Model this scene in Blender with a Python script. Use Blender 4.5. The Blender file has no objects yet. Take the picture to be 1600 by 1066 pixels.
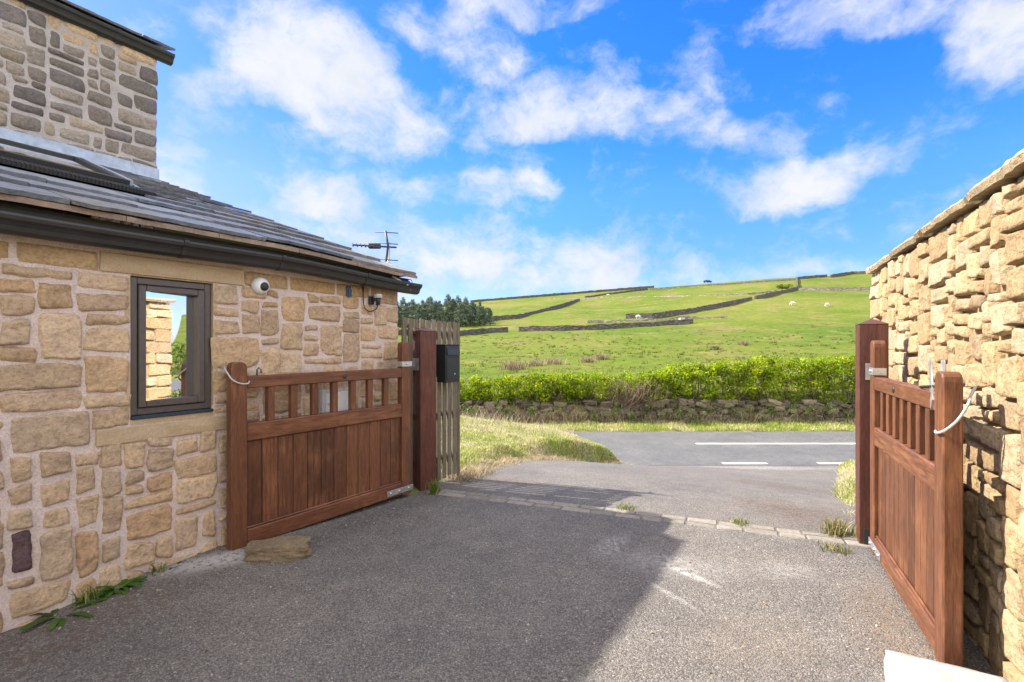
import bpy, bmesh, math, random
import numpy as np
from mathutils import Vector, Matrix, noise as mnoise
R = math.radians
S = bpy.context.scene
COL = S.collection
rnd = random.Random(7)

# ------------------------------------------------------------------ camera, light, exposure
EYE = 1.45
cam_d = bpy.data.cameras.new('camera'); cam_d.sensor_width = 36; cam_d.lens = 18
cam_d.shift_y = 7 / 1600; cam_d.clip_start = .05; cam_d.clip_end = 5000
cam = bpy.data.objects.new('camera', cam_d); COL.objects.link(cam)
cam.location = (0, 0, EYE); cam.rotation_euler = (R(90), 0, 0); S.camera = cam
S.view_settings.view_transform = 'Standard'; S.view_settings.look = 'None'
S.view_settings.exposure = 1.5; S.view_settings.gamma = 1
SUN_AZ, SUN_EL = R(-72.3), R(42)          # azimuth from +Y, clockwise towards +X
sun_v = Vector((math.sin(SUN_AZ) * math.cos(SUN_EL), math.cos(SUN_AZ) * math.cos(SUN_EL), math.sin(SUN_EL)))
sl = bpy.data.lights.new('sun', 'SUN'); sl.energy = 4.2; sl.angle = R(.53); sl.color = (1, .93, .82)
so = bpy.data.objects.new('sun', sl); COL.objects.link(so)
so.rotation_euler = sun_v.to_track_quat('Z', 'Y').to_euler()


# ------------------------------------------------------------------ node helpers
def nd(t, typ, ins=None, **props):
    n = t.nodes.new('ShaderNode' + typ)
    for k, v in props.items(): setattr(n, k, v)
    for k, v in (ins or {}).items():
        s = n.inputs[k]
        if isinstance(v, bpy.types.NodeSocket): t.links.new(v, s)
        elif isinstance(v, bpy.types.Node): t.links.new(v.outputs[0], s)
        else:
            if s.type == 'RGBA' and len(v) == 3: v = (*v, 1)
            s.default_value = v
    return n
def mth(t, op, a, b=0.0, c=0.0, clamp=False):
    return nd(t, 'Math', {0: a, 1: b, 2: c}, operation=op, use_clamp=clamp).outputs[0]
def vm(t, op, a, b=(0, 0, 0)):
    n = nd(t, 'VectorMath', {0: a, 1: b}, operation=op)
    return n.outputs['Value'] if op in ('LENGTH', 'DOT_PRODUCT', 'DISTANCE') else n.outputs[0]
def noise(t, vec, scale, detail=4, rough=.55, dist=0.0):
    return nd(t, 'TexNoise', {'Vector': vec, 'Scale': scale, 'Detail': detail, 'Roughness': rough, 'Distortion': dist}).outputs[0]
def ramp(t, fac, stops, interp='LINEAR'):
    n = nd(t, 'ValToRGB', {0: fac}); e = n.color_ramp.elements; n.color_ramp.interpolation = interp
    while len(e) < len(stops): e.new(.5)
    for el, (p, c) in zip(e, stops):
        el.position = p
        if not hasattr(c, '__len__'): c = (c, c, c)
        el.color = (*c, 1)
    return n.outputs[0]
def mix(t, fac, a, b, blend='MIX'):
    n = nd(t, 'Mix', None, data_type='RGBA', blend_type=blend)
    for i, v in ((0, fac), (6, a), (7, b)):
        s = n.inputs[i]
        if isinstance(v, bpy.types.NodeSocket): t.links.new(v, s)
        elif i == 0: s.default_value = v
        else: s.default_value = (*v, 1) if len(v) == 3 else v
    return n.outputs[2]
def bump(t, h, strength=.5, dist=.01, normal=None):
    ins = {'Height': h, 'Strength': strength, 'Distance': dist}
    if normal is not None: ins['Normal'] = normal
    return nd(t, 'Bump', ins).outputs[0]
def smooth01(t, x, lo, hi):
    return nd(t, 'MapRange', {0: x, 1: lo, 2: hi, 3: 0.0, 4: 1.0}, interpolation_type='SMOOTHSTEP').outputs[0]
def new_mat(name, rough=.8, spec=.3):
    m = bpy.data.materials.new(name); m.use_nodes = True; t = m.node_tree
    b = t.nodes['Principled BSDF']; b.inputs['Roughness'].default_value = rough
    b.inputs['Specular IOR Level'].default_value = spec
    return m, t, b
def put(t, b, key, v):
    if isinstance(v, bpy.types.NodeSocket): t.links.new(v, b.inputs[key])
    else: b.inputs[key].default_value = (*v, 1) if hasattr(v, '__len__') and len(v) == 3 else v
def obj_co(t): return nd(t, 'TexCoord').outputs['Object']
def pos_co(t): return nd(t, 'NewGeometry').outputs['Position']
def attr(t): return nd(t, 'Attribute', None, attribute_name='col').outputs['Color']
def scl(t, vec, s): return vm(t, 'MULTIPLY', vec, s)

# ------------------------------------------------------------------ world: sky with clouds
W = bpy.data.worlds.new('World'); S.world = W; W.use_nodes = True
t = W.node_tree; bg = t.nodes['Background']; bg.inputs[1].default_value = .13
sky = nd(t, 'TexSky', None, sky_type='NISHITA', sun_disc=False, sun_elevation=SUN_EL, sun_rotation=SUN_AZ,
         air_density=1.0, dust_density=.6, ozone_density=2.2, altitude=200)
hs = nd(t, 'HueSaturation', {'Saturation': 1.35, 'Value': 1.0, 'Color': sky.outputs[0], 'Hue': .5})
dirv = nd(t, 'TexCoord').outputs['Generated']
# big and small turbulence
warp = nd(t, 'TexNoise', {'Vector': dirv, 'Scale': 5.0, 'Detail': 5.0, 'Roughness': .6})
wv = vm(t, 'SUBTRACT', warp.outputs[1], (.5, .5, .5))
wdir = vm(t, 'ADD', dirv, vm(t, 'MULTIPLY', wv, (.10, .10, .10)))
fb = noise(t, scl(t, wdir, (1, 1, 1.5)), 7.0, 9, .62)
fb2 = noise(t, dirv, 2.3, 6, .6)
CLOUDS = [  # px, py, half width, half height, tilt (deg, clockwise on the picture), strength
    (500, 105, 165, 95, 20, 1.25), (400, 105, 75, 65, 30, .9), (600, 190, 90, 65, 10, .8), (760, 90, 90, 60, 25, .7),
    (845, 125, 125, 40, 20, .85), (850, 180, 95, 42, 0, 1.0), (1000, 185, 130, 40, 8, .75), (1130, 215, 150, 40, 10, .72),
    (830, 8, 130, 32, 0, .9), (610, 15, 90, 40, 20, .75), (1310, 20, 150, 52, 10, .95), (1580, 45, 85, 75, 0, 1.0),
    (1230, 290, 120, 44, -8, 1.15), (1335, 245, 90, 30, -10, .75), (1445, 215, 75, 55, 0, .65), (1500, 235, 40, 30, 0, .5),
    (510, 320, 95, 42, 5, 1.1), (665, 292, 100, 36, 0, 1.0), (745, 285, 65, 28, 0, .85), (832, 282, 50, 24, 0, .85),
    (320, 170, 70, 65, 0, .85), (300, 245, 110, 24, 8, .6), (265, 290, 60, 34, 0, .9), (1095, 295, 55, 40, 0, .6),
    (740, 400, 330, 66, 4, 1.0), (860, 430, 330, 34, 0, .85), (1310, 412, 90, 22, 0, .75), (1300, 150, 35, 30, 0, .5), (920, 85, 40, 20, 0, .55),
    (640, 395, 200, 75, 0, .85)]
acc = None
for px, py, a, b_, tilt, st in CLOUDS:
    c = Vector(((px - 800) / 800, 1, (540 - py) / 800)); L = c.length; c.normalize()
    r = c.cross(Vector((0, 0, 1))).normalized(); q = r.cross(c).normalized()
    ca, sa = math.cos(R(-tilt)), math.sin(R(-tilt))
    r, q = r * ca + q * sa, q * ca - r * sa
    aw, bw = a / 800 / L, b_ / 800 / L
    off = vm(t, 'SUBTRACT', wdir, tuple(c))
    x = vm(t, 'DOT_PRODUCT', off, tuple(r / aw)); y = vm(t, 'DOT_PRODUCT', off, tuple(q / bw)); z = vm(t, 'DOT_PRODUCT', off, tuple(c))
    d2 = mth(t, 'MULTIPLY_ADD', x, x, mth(t, 'MULTIPLY', y, y))
    f = mth(t, 'MULTIPLY', mth(t, 'POWER', mth(t, 'MAXIMUM', mth(t, 'SUBTRACT', 1.3, d2), 0.0), .7), st * .72)
    acc = f if acc is None else mth(t, 'SMOOTH_MAX', acc, f, .25)
# unseen cloud cover added outside the view, as fill light for the shade
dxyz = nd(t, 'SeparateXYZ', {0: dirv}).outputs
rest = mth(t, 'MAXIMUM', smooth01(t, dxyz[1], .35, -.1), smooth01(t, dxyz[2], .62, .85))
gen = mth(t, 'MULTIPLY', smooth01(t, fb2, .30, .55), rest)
dens = mth(t, 'MULTIPLY_ADD', mth(t, 'SUBTRACT', fb, .5), 2.7, mth(t, 'SUBTRACT', acc, .27))
cm = mth(t, 'MULTIPLY', smooth01(t, dens, -.10, .90), .96)
shade = ramp(t, noise(t, wdir, 9.0, 5, .6), [(.35, (2.2, 2.32, 2.5)), (.62, (2.6, 2.62, 2.65))])
tint = ramp(t, dxyz[2], [(.0, (.44, .47, .72)), (.15, (.42, .49, .76)), (.28, (.54, .63, .90)), (.42, (.38, .61, .90))])
side = ramp(t, mth(t, 'MULTIPLY_ADD', dxyz[0], .5, .5), [(.18, (1.5, .86, 1.0)), (.52, (1, 1, 1))])
cs = mix(t, cm, mix(t, 1.0, mix(t, 1.0, hs.outputs[0], tint, 'MULTIPLY'), side, 'MULTIPLY'), shade)
cs = mix(t, mth(t, 'MULTIPLY', gen, .9), cs, (6.6, 6.4, 6.1))   # added fill: cloud overhead and behind the viewer, brighter than the seen clouds
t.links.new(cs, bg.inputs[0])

# ------------------------------------------------------------------ mesh helpers
class MB:
    """collects polygons (with a colour per face) and links them as ONE mesh object"""
    def __init__(s): s.v = []; s.f = []; s.c = []; s.sm = []
    def add(s, verts, faces, col=(1, 1, 1), smooth=False):
        o = len(s.v); s.v += [tuple(v) for v in verts]
        for f in faces: s.f.append(tuple(i + o for i in f)); s.c.append(col); s.sm.append(smooth)
    def box(s, x0, x1, y0, y1, z0, z1, col=(1, 1, 1), ch=0.0, M=None, jit=0.0):
        c = Vector(((x0 + x1) / 2, (y0 + y1) / 2, (z0 + z1) / 2)); h = (abs(x1 - x0) / 2, abs(y1 - y0) / 2, abs(z1 - z0) / 2)
        ch = min(ch, min(h) * .8); V = []; ids = {}
        sg = [(i, j, k) for i in (-1, 1) for j in (-1, 1) for k in (-1, 1)]
        if ch <= 0:
            for g in sg: ids[g] = len(V); V.append(Vector([c[a] + g[a] * h[a] for a in range(3)]))
            F = []
            for a in range(3):
                for q in (-1, 1): F.append([ids[g] for g in sg if g[a] == q])
        else:
            for g in sg:
                for k in range(3):
                    ids[g, k] = len(V); V.append(Vector([c[a] + g[a] * (h[a] - (0 if a == k else ch)) for a in range(3)]))
            F = []
            for a in range(3):
                for q in (-1, 1): F.append([ids[g, a] for g in sg if g[a] == q])
            for a in range(3):
                k, m = [q for q in range(3) if q != a]
                for qk in (-1, 1):
                    for qm in (-1, 1):
                        gs = [g for g in sg if g[k] == qk and g[m] == qm]
                        F.append([ids[gs[0], k], ids[gs[1], k], ids[gs[0], m], ids[gs[1], m]])
            for g in sg: F.append([ids[g, 0], ids[g, 1], ids[g, 2]])
        FF = []
        for f in F:
            p = [V[i] for i in f]; m_ = sum(p, Vector()) / len(p); nrm = None
            for i in range(len(p)):
                for j in range(i + 1, len(p)):
                    n_ = (p[i] - m_).cross(p[j] - m_)
                    if n_.length > 1e-12: nrm = n_.normalized(); break
                if nrm: break
            if nrm is None: continue
            if nrm.dot(m_ - c) < 0: nrm = -nrm
            e1 = (p[0] - m_).normalized(); e2 = nrm.cross(e1)
            FF.append([i for _, i in sorted((math.atan2((V[i] - m_).dot(e2), (V[i] - m_).dot(e1)), i) for i in f)])
        if jit: V = [v + Vector((rnd.uniform(-jit, jit), rnd.uniform(-jit, jit), rnd.uniform(-jit, jit))) for v in V]
        if M is not None: V = [M @ v for v in V]
        s.add(V, FF, col)
    def tube(s, pts, r, n=8, col=(1, 1, 1), closed=False):
        pts = [Vector(p) for p in pts]; rs = r if hasattr(r, '__len__') else [r] * len(pts); V = []; m = len(pts)
        for i, p in enumerate(pts):
            a = pts[(i - 1) % m] if closed or i else p; b = pts[(i + 1) % m] if closed or i < m - 1 else p
            d = (b - a).normalized(); up = Vector((0, 0, 1)) if abs(d.z) < .9 else Vector((1, 0, 0))
            e1 = d.cross(up).normalized(); e2 = d.cross(e1)
            for k in range(n):
                an = 2 * math.pi * k / n; V.append(p + (e1 * math.cos(an) + e2 * math.sin(an)) * rs[i])
        F = []
        for i in range(m if closed else m - 1):
            for k in range(n):
                F.append((i * n + k, i * n + (k + 1) % n, ((i + 1) % m) * n + (k + 1) % n, ((i + 1) % m) * n + k))
        if not closed: F += [tuple(range(n))[::-1], tuple((m - 1) * n + k for k in range(n))]
        s.add(V, F, col, True)
    def lathe(s, prof, n=20, M=None, col=(1, 1, 1)):
        V = []; m = len(prof)
        for r_, z in prof:
            for k in range(n):
                an = 2 * math.pi * k / n; V.append(Vector((r_ * math.cos(an), r_ * math.sin(an), z)))
        if M is not None: V = [M @ v for v in V]
        F = [(i * n + k, i * n + (k + 1) % n, (i + 1) * n + (k + 1) % n, (i + 1) * n + k) for i in range(m - 1) for k in range(n)]
        F += [tuple(range(n))[::-1], tuple((m - 1) * n + k for k in range(n))]
        s.add(V, F, col, True)
    def prism(s, prof, x0, x1, M=None, col=(1, 1, 1), nseg=1, fz=None):
        """extrude a (y, z) outline along x"""
        V = []; k = len(prof)
        for i in range(nseg + 1):
            x = x0 + (x1 - x0) * i / nseg
            for y, z in prof: V.append(Vector((x, y, z + (fz(x) if fz else 0))))
        if M is not None: V = [M @ v for v in V]
        F = [(i * k + j, i * k + (j + 1) % k, (i + 1) * k + (j + 1) % k, (i + 1) * k + j) for i in range(nseg) for j in range(k)]
        F += [tuple(range(k))[::-1], tuple(nseg * k + j for j in range(k))]
        s.add(V, F, col)
    def build(s, name, mat, parent=None, loc=None, rotz=0.0, recalc=False):
        me = bpy.data.meshes.new(name); me.from_pydata(s.v, [], s.f)
        a = me.attributes.new('col', 'FLOAT_COLOR', 'FACE')
        a.data.foreach_set('color', np.array([(*c, 1) for c in s.c], 'f').ravel())
        me.polygons.foreach_set('use_smooth', np.array(s.sm, bool))
        if recalc:
            bm = bmesh.new(); bm.from_mesh(me); bmesh.ops.recalc_face_normals(bm, faces=bm.faces); bm.to_mesh(me); bm.free()
        me.materials.append(mat); me.update()
        o = bpy.data.objects.new(name, me); COL.objects.link(o)
        if parent: o.parent = parent
        if loc is not None: o.location = loc
        o.rotation_euler[2] = rotz
        return o
def np_mesh(name, V, F, C, mat, parent=None, smooth=False):
    """V (n,3), F (m,k) and a colour per face, for the big leaf and grass meshes"""
    me = bpy.data.meshes.new(name); n, (m, k) = len(V), F.shape
    me.vertices.add(n); me.vertices.foreach_set('co', V.astype('f').ravel())
    me.loops.add(m * k); me.loops.foreach_set('vertex_index', F.astype('i').ravel())
    me.polygons.add(m); me.polygons.foreach_set('loop_start', np.arange(0, m * k, k, dtype='i'))
    me.polygons.foreach_set('loop_total', np.full(m, k, 'i'))
    if smooth: me.polygons.foreach_set('use_smooth', np.ones(m, bool))
    me.update(calc_edges=True); me.validate()
    if C is not None:
        a = me.attributes.new('col', 'FLOAT_COLOR', 'FACE'); a.data.foreach_set('color', np.c_[C, np.ones(m)].astype('f').ravel())
    me.materials.append(mat)
    o = bpy.data.objects.new(name, me); COL.objects.link(o)
    if parent: o.parent = parent
    return o
def tag(o, label=None, cat=None, group=None, kind=None):
    for k, v in (('label', label), ('category', cat), ('group', group), ('kind', kind)):
        if v: o[k] = v
    return o
def thing(name, label, cat, loc=(0, 0, 0), rotz=0.0, group=None):
    o = bpy.data.objects.new(name, None); COL.objects.link(o); o.empty_display_size = .1
    o.location = loc; o.rotation_euler = (0, 0, rotz); return tag(o, label, cat, group)
def copy_tree(o, parent=None):
    c = o.copy(); COL.objects.link(c); c.parent = parent
    for ch in list(o.children): copy_tree(ch, c)
    return c
def n3(x, y, z): return mnoise.noise(Vector((x, y, z)))
def sstep(x, a, b):
    x = np.clip((x - a) / (b - a), 0, 1); return x * x * (3 - 2 * x)

# ------------------------------------------------------------------ materials
def stone_mat(name, bumpk=1.0, lichen=.5):
    m, t, b = new_mat(name, .92, .2); co = obj_co(t)
    n1 = noise(t, co, 7, 6, .65); n2 = noise(t, co, 45, 5, .7); n3_ = noise(t, scl(t, co, (6, 6, 26)), 3, 5, .65, .6)
    c = mix(t, 1.0, attr(t), ramp(t, n1, [(.28, (.76, .72, .71)), (.5, (1, 1, 1)), (.75, (1.18, 1.14, 1.06))]), 'MULTIPLY')
    c = mix(t, 1.0, c, ramp(t, n2, [(.3, .66), (.5, 1.0), (.7, 1.18)]), 'MULTIPLY')
    c = mix(t, mth(t, 'MULTIPLY', smooth01(t, n3_, .55, .72), .55), c, (.30, .15, .055))
    c = mix(t, mth(t, 'MULTIPLY', smooth01(t, noise(t, co, 16, 7, .75), .60, .70), lichen), c, (.10, .09, .07))
    c = mix(t, mth(t, 'MULTIPLY', smooth01(t, noise(t, co, 26, 6, .7), .66, .72), lichen * .7), c, (.55, .53, .46))
    put(t, b, 'Base Color', c)
    h = mth(t, 'MULTIPLY_ADD', noise(t, co, 28, 8, .7), 1.0, mth(t, 'MULTIPLY', n2, .6))
    put(t, b, 'Normal', bump(t, h, 1.0 * bumpk, .020)); return m
M_STONE = stone_mat('sandstone', 1.0, .16); M_STONE_UP = stone_mat('weathered_sandstone', 1.0, .8)
M_STONE_R = stone_mat('squared_sandstone', 1.2, .3)
def mortar_mat(name, c0, c1):
    m, t, b = new_mat(name, .95, .1); co = obj_co(t)
    c = ramp(t, noise(t, co, 6, 7, .65), [(.3, c0), (.7, c1)])
    c = mix(t, 1.0, c, ramp(t, noise(t, co, 130, 3, .6), [(.3, .72), (.65, 1.1)]), 'MULTIPLY')
    put(t, b, 'Base Color', c); put(t, b, 'Normal', bump(t, mth(t, 'ADD', noise(t, co, 70, 7, .75), noise(t, co, 18, 4, .6)), .5, .008)); return m
M_MORTAR = mortar_mat('pink_mortar', (.54, .45, .415), (.66, .56, .52)); M_MORTAR_UP = mortar_mat('grey_mortar', (.40, .36, .345), (.52, .475, .46)); M_MORTAR_R = mortar_mat('sandy_mortar', (.26, .185, .10), (.42, .31, .18))
def flat_stone(name, c0, c1):
    m, t, b = new_mat(name, .9, .2); co = obj_co(t)
    c = ramp(t, noise(t, scl(t, co, (2, 2, 9)), 2.2, 6, .6, .5), [(.3, c0), (.7, c1)])
    c = mix(t, 1.0, c, ramp(t, noise(t, co, 90, 4, .65), [(.3, .8), (.7, 1.1)]), 'MULTIPLY')
    put(t, b, 'Base Color', c); put(t, b, 'Normal', bump(t, noise(t, co, 55, 6, .7), .4, .006)); return m
M_ASHLAR = flat_stone('dressed_stone', (.40, .29, .17), (.50, .40, .27))
M_WHITE_STONE = flat_stone('white_stone', (.30, .29, .275), (.52, .51, .49))

def slate_mat():
    m, t, b = new_mat('stone_slate', .55, .5); co = obj_co(t)
    c = mix(t, 1.0, attr(t), ramp(t, noise(t, co, 11, 7, .7), [(.3, .6), (.7, 1.35)]), 'MULTIPLY')
    c = mix(t, mth(t, 'MULTIPLY', smooth01(t, noise(t, co, 38, 6, .75), .56, .66), .55), c, (.30, .28, .24))
    put(t, b, 'Base Color', c); put(t, b, 'Normal', bump(t, mth(t, 'ADD', noise(t, co, 45, 7, .7), mth(t, 'MULTIPLY', noise(t, co, 12, 5, .6), 1.5)), .9, .012)); return m
M_SLATE = slate_mat()

def wood_mat(name, axis, c_lo, c_hi, worn, worn_amt, rough=.42, spec=.4):
    m, t, b = new_mat(name, rough, spec); co = obj_co(t)
    sc = (2.2, 26, 26) if axis == 'x' else (26, 26, 2.2)
    g = noise(t, scl(t, co, sc), 1.6, 7, .68, .35); g2 = noise(t, scl(t, co, tuple(k * 4 for k in sc)), 2.0, 4, .6)
    c = ramp(t, g, [(.25, c_lo), (.72, c_hi)])
    c = mix(t, 1.0, c, ramp(t, g2, [(.3, .58), (.7, 1.22)]), 'MULTIPLY')
    c = mix(t, 1.0, c, attr(t), 'MULTIPLY')
    big = noise(t, co, 3.2, 4, .6)
    c = mix(t, mth(t, 'MULTIPLY', mth(t, 'MULTIPLY', smooth01(t, big, .48, .66), smooth01(t, g, .38, .6)), .5), c, worn)
    fl = mth(t, 'MULTIPLY', smooth01(t, noise(t, scl(t, co, sc), 4.5, 6, .75), .66, .70), smooth01(t, noise(t, co, 6, 3, .6), .55, .65))
    c = mix(t, mth(t, 'MULTIPLY', fl, worn_amt), c, (.50, .36, .20))
    put(t, b, 'Base Color', c)
    put(t, b, 'Roughness', ramp(t, g, [(.3, rough + .14), (.7, rough - .06)]))
    put(t, b, 'Normal', bump(t, mth(t, 'ADD', g, mth(t, 'MULTIPLY', g2, .5)), .35, .004)); return m
RED = ((.080, .029, .014), (.200, .078, .036), (.29, .125, .055))
M_WOOD_V = wood_mat('stained_wood_upright', 'z', *RED, .7); M_WOOD_H = wood_mat('stained_wood_rail', 'x', *RED, .6)
M_POST = wood_mat('dark_stained_post', 'z', (.062, .019, .014), (.135, .047, .032), (.15, .066, .045), .5)
M_FENCE = wood_mat('weathered_larch', 'z', (.125, .105, .08), (.265, .235, .185), (.15, .14, .085), .5, .8, .2)

def simple(name, col, rough=.5, spec=.4, metal=0.0, var=.15, sc=30, bmp=.1):
    m, t, b = new_mat(name, rough, spec); co = obj_co(t); n_ = noise(t, co, sc, 5, .65)
    c = mix(t, 1.0, col, ramp(t, n_, [(.3, 1 - var), (.7, 1 + var)]), 'MULTIPLY')
    put(t, b, 'Base Color', c); b.inputs['Metallic'].default_value = metal
    if bmp: put(t, b, 'Normal', bump(t, n_, bmp, .003))
    return m
M_BLACK = simple('black_plastic', (.022, .023, .025), .42, .45); M_FASCIA = simple('black_fascia', (.028, .028, .03), .5, .4)
M_GUTTER = simple('anthracite_gutter', (.019, .020, .021), .36, .5, var=.25, sc=8)
M_FRAME = simple('brown_window_frame', (.078, .067, .064), .38, .5); M_GASKET = simple('blue_black_gasket', (.02, .035, .06), .5)
M_LEAD = simple('lead_sheet', (.34, .40, .50), .48, .5, 0, .22, 14, .25); M_STEEL = simple('galvanised_steel', (.55, .56, .57), .42, .5, .85, .25, 18)
M_IRON = simple('dark_iron', (.05, .045, .042), .5, .5, .4); M_WHITE = simple('white_plastic', (.72, .73, .74), .35, .5, 0, .05)
M_GREYP = simple('grey_plastic', (.42, .45, .48), .45); M_BOX = simple('meter_box_plastic', (.50, .50, .52), .45, .4, 0, .08)
M_MAIL = simple('black_letterbox_paint', (.016, .018, .024), .33, .5); M_CORD = simple('white_cord', (.46, .445, .43), .8, .2, 0, .3, 160, .6)
M_BLUE = simple('blue_plastic', (.03, .09, .20), .45); M_ALU = simple('aerial_aluminium', (.045, .047, .05), .5, .3, 0)
M_MARK = simple('worn_white_paint', (.72, .71, .69), .7, .2, 0, .25, 22, 0)
M_FLEECE = simple('fleece', (.72, .69, .62), .95, .1, 0, .15, 9, .6); M_FACE = simple('sheep_face', (.55, .50, .44), .9, .1)
m, t, b = new_mat('coated_glass', .015, .5); put(t, b, 'Base Color', (.80, .80, .80)); b.inputs['Metallic'].default_value = 1.0; M_GLASS = m

def leaf_mat(name, trans=.35, rough=.55):
    m, t, b = new_mat(name, rough, .25); co = pos_co(t)
    c = mix(t, 1.0, attr(t), ramp(t, noise(t, co, 3.0, 4, .6), [(.3, .8), (.7, 1.2)]), 'MULTIPLY')
    put(t, b, 'Base Color', c)
    tr = nd(t, 'BsdfTranslucent', {'Color': c}); mx = nd(t, 'MixShader', {0: trans, 1: b.outputs[0], 2: tr.outputs[0]})
    t.links.new(mx.outputs[0], t.nodes['Material Output'].inputs[0]); return m
M_LEAF = leaf_mat('leaf'); M_BLADE = leaf_mat('grass_blade', .4); M_NEEDLE = leaf_mat('pine_needle', .15); M_TWIG = leaf_mat('twig', 0.02, .8)

def ell(t, co, cx, cy, rx, ry, rot, lo=1.0, hi=.2):
    """soft ellipse on the ground, in metres"""
    mp = nd(t, 'Mapping', {'Vector': co, 'Location': (cx, cy, 0), 'Rotation': (0, 0, R(rot)), 'Scale': (rx, ry, 50)}, vector_type='TEXTURE')
    return smooth01(t, vm(t, 'LENGTH', mp.outputs[0]), lo, hi)
def asphalt_mat(name, base, dirt=True):
    m, t, b = new_mat(name, .85, .3); co = pos_co(t)
    def vor(s): return nd(t, 'TexVoronoi', {'Vector': co, 'Scale': s, 'Randomness': 1.0})
    v = vor(125); v2 = vor(260)
    cell = nd(t, 'SeparateColor', {0: v.outputs['Color']}).outputs[0]
    c = mix(t, 1.0, base, ramp(t, cell, [(0, .66), (.35, .90), (.75, 1.08), (.96, 1.25), (.992, 1.7), (1, 2.4)]), 'MULTIPLY')
    c = mix(t, 1.0, c, ramp(t, nd(t, 'SeparateColor', {0: v2.outputs['Color']}).outputs[1], [(0, .75), (1, 1.25)]), 'MULTIPLY')
    c = mix(t, 1.0, c, ramp(t, v.outputs['Distance'], [(.25, 1.1), (.75, .55)]), 'MULTIPLY')
    big = noise(t, co, .9, 6, .6); med = noise(t, co, 5, 6, .65)
    c = mix(t, 1.0, c, ramp(t, big, [(.3, (.82, .82, .84)), (.7, (1.16, 1.13, 1.08))]), 'MULTIPLY')
    c = mix(t, 1.0, c, ramp(t, med, [(.3, .86), (.7, 1.12)]), 'MULTIPLY')
    if dirt:
        brk = noise(t, co, 26, 6, .75)
        def patch(cx, cy, rx, ry, rot, amt, colr, lo=.42, hi=.62):
            nonlocal c
            k = mth(t, 'MULTIPLY', mth(t, 'MULTIPLY', ell(t, co, cx, cy, rx, ry, rot), smooth01(t, brk, lo, hi)), amt)
            c = mix(t, k, c, colr)
        ch = (.46, .44, .42)
        patch(1.05, 3.40, .55, .28, -20, .42, ch, .34, .66); patch(.93, 2.97, .27, .035, -62, .55, (.42, .41, .40), .36, .62); patch(1.12, 3.25, .3, .05, -55, .6, ch, .35, .55)
        patch(.72, 3.72, .14, .36, -35, .5, ch); patch(-1.95, 3.36, .55, .17, 35, .85, ch, .36, .55); patch(1.75, 3.3, .3, .2, 0, .35, ch)
        patch(5.2, 10.6, 2.4, .7, -3, .6, ch)
        br = (.11, .062, .03)
        patch(2.5, 4.6, .5, .8, 20, .75, br); patch(3.3, 6.4, .7, 1.2, 25, .6, br); patch(-2.3, 2.6, .4, 1.1, -30, .5, br); patch(-.6, 5.1, .5, .3, 0, .8, br)
        patch(-1.2, 4.2, .25, 1.2, -33, .5, (.03, .026, .022)); patch(2.0, 2.6, .35, .9, -25, .55, (.24, .15, .075)); patch(-.1, 5.6, .7, .25, -15, .7, br)
        patch(-2.0, 2.2, .9, .9, 0, .4, (.05, .04, .035)); patch(.5, 3.0, 1.6, .05, 62, .2, (.03, .03, .03)); patch(1.2, 2.5, .5, .4, 10, .3, (.2, .15, .10))
    put(t, b, 'Base Color', c)
    h = mth(t, 'SUBTRACT', mth(t, 'MULTIPLY', v.outputs['Distance'], -1.0), mth(t, 'MULTIPLY', v2.outputs['Distance'], .35))
    put(t, b, 'Normal', bump(t, h, .75, .006)); return m
M_ASPHALT = asphalt_mat('coarse_tarmac', (.186, .172, .160)); M_ROAD = asphalt_mat('road_tarmac', (.15, .152, .156), False)
m, t, b = new_mat('stone_setts', .9, .2); co = pos_co(t)
c = mix(t, 1.0, attr(t), ramp(t, noise(t, co, 22, 6, .7), [(.3, .7), (.7, 1.2)]), 'MULTIPLY')
put(t, b, 'Base Color', c); put(t, b, 'Normal', bump(t, noise(t, co, 70, 6, .7), .6, .006)); M_SETT = m
def turf_mat(name, far):
    m, t, b = new_mat(name, .95, .1); co = pos_co(t)
    if far:
        n_big = noise(t, scl(t, co, (1, 1.0, 1)), .022, 5, .6); n_m = noise(t, co, .16, 6, .65, .4); n_s = noise(t, co, 1.3, 6, .7)
        c = ramp(t, n_big, [(.36, (.07, .12, .012)), (.52, (.112, .15, .016)), (.66, (.155, .165, .032))])
        c = mix(t, mth(t, 'MULTIPLY', smooth01(t, n_m, .50, .66), .7), c, (.20, .175, .055))
        c = mix(t, mth(t, 'MULTIPLY', smooth01(t, noise(t, co, .09, 6, .7), .54, .64), .6), c, (.19, .14, .07))
        c = mix(t, 1.0, c, ramp(t, n_s, [(.3, .72), (.7, 1.2)]), 'MULTIPLY')
        c = mix(t, mth(t, 'MULTIPLY', smooth01(t, noise(t, scl(t, co, (.5, 1, 1)), .35, 7, .72), .57, .66), .6), c, (.075, .07, .025))
        c = mix(t, mth(t, 'MULTIPLY', mth(t, 'MULTIPLY', smooth01(t, noise(t, co, 1.5, 6, .75), .56, .64), smooth01(t, noise(t, co, .08, 3, .5), .42, .58)), .75), c, (.055, .052, .02))
        h = mth(t, 'ADD', noise(t, co, .9, 8, .7), mth(t, 'MULTIPLY', noise(t, co, 6, 4, .7), .35)); bs = bump(t, h, .9, .28)
    else:
        c = ramp(t, noise(t, co, 1.2, 7, .7), [(.3, (.16, .125, .07)), (.5, (.17, .19, .05)), (.7, (.28, .24, .13))])
        c = mix(t, 1.0, c, ramp(t, noise(t, co, 30, 5, .7), [(.3, .6), (.7, 1.25)]), 'MULTIPLY')
        bs = bump(t, noise(t, co, 25, 6, .7), .9, .03)
    put(t, b, 'Base Color', c); put(t, b, 'Normal', bs); return m
M_TURF = turf_mat('turf', False); M_FIELD = turf_mat('pasture', True)
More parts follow.
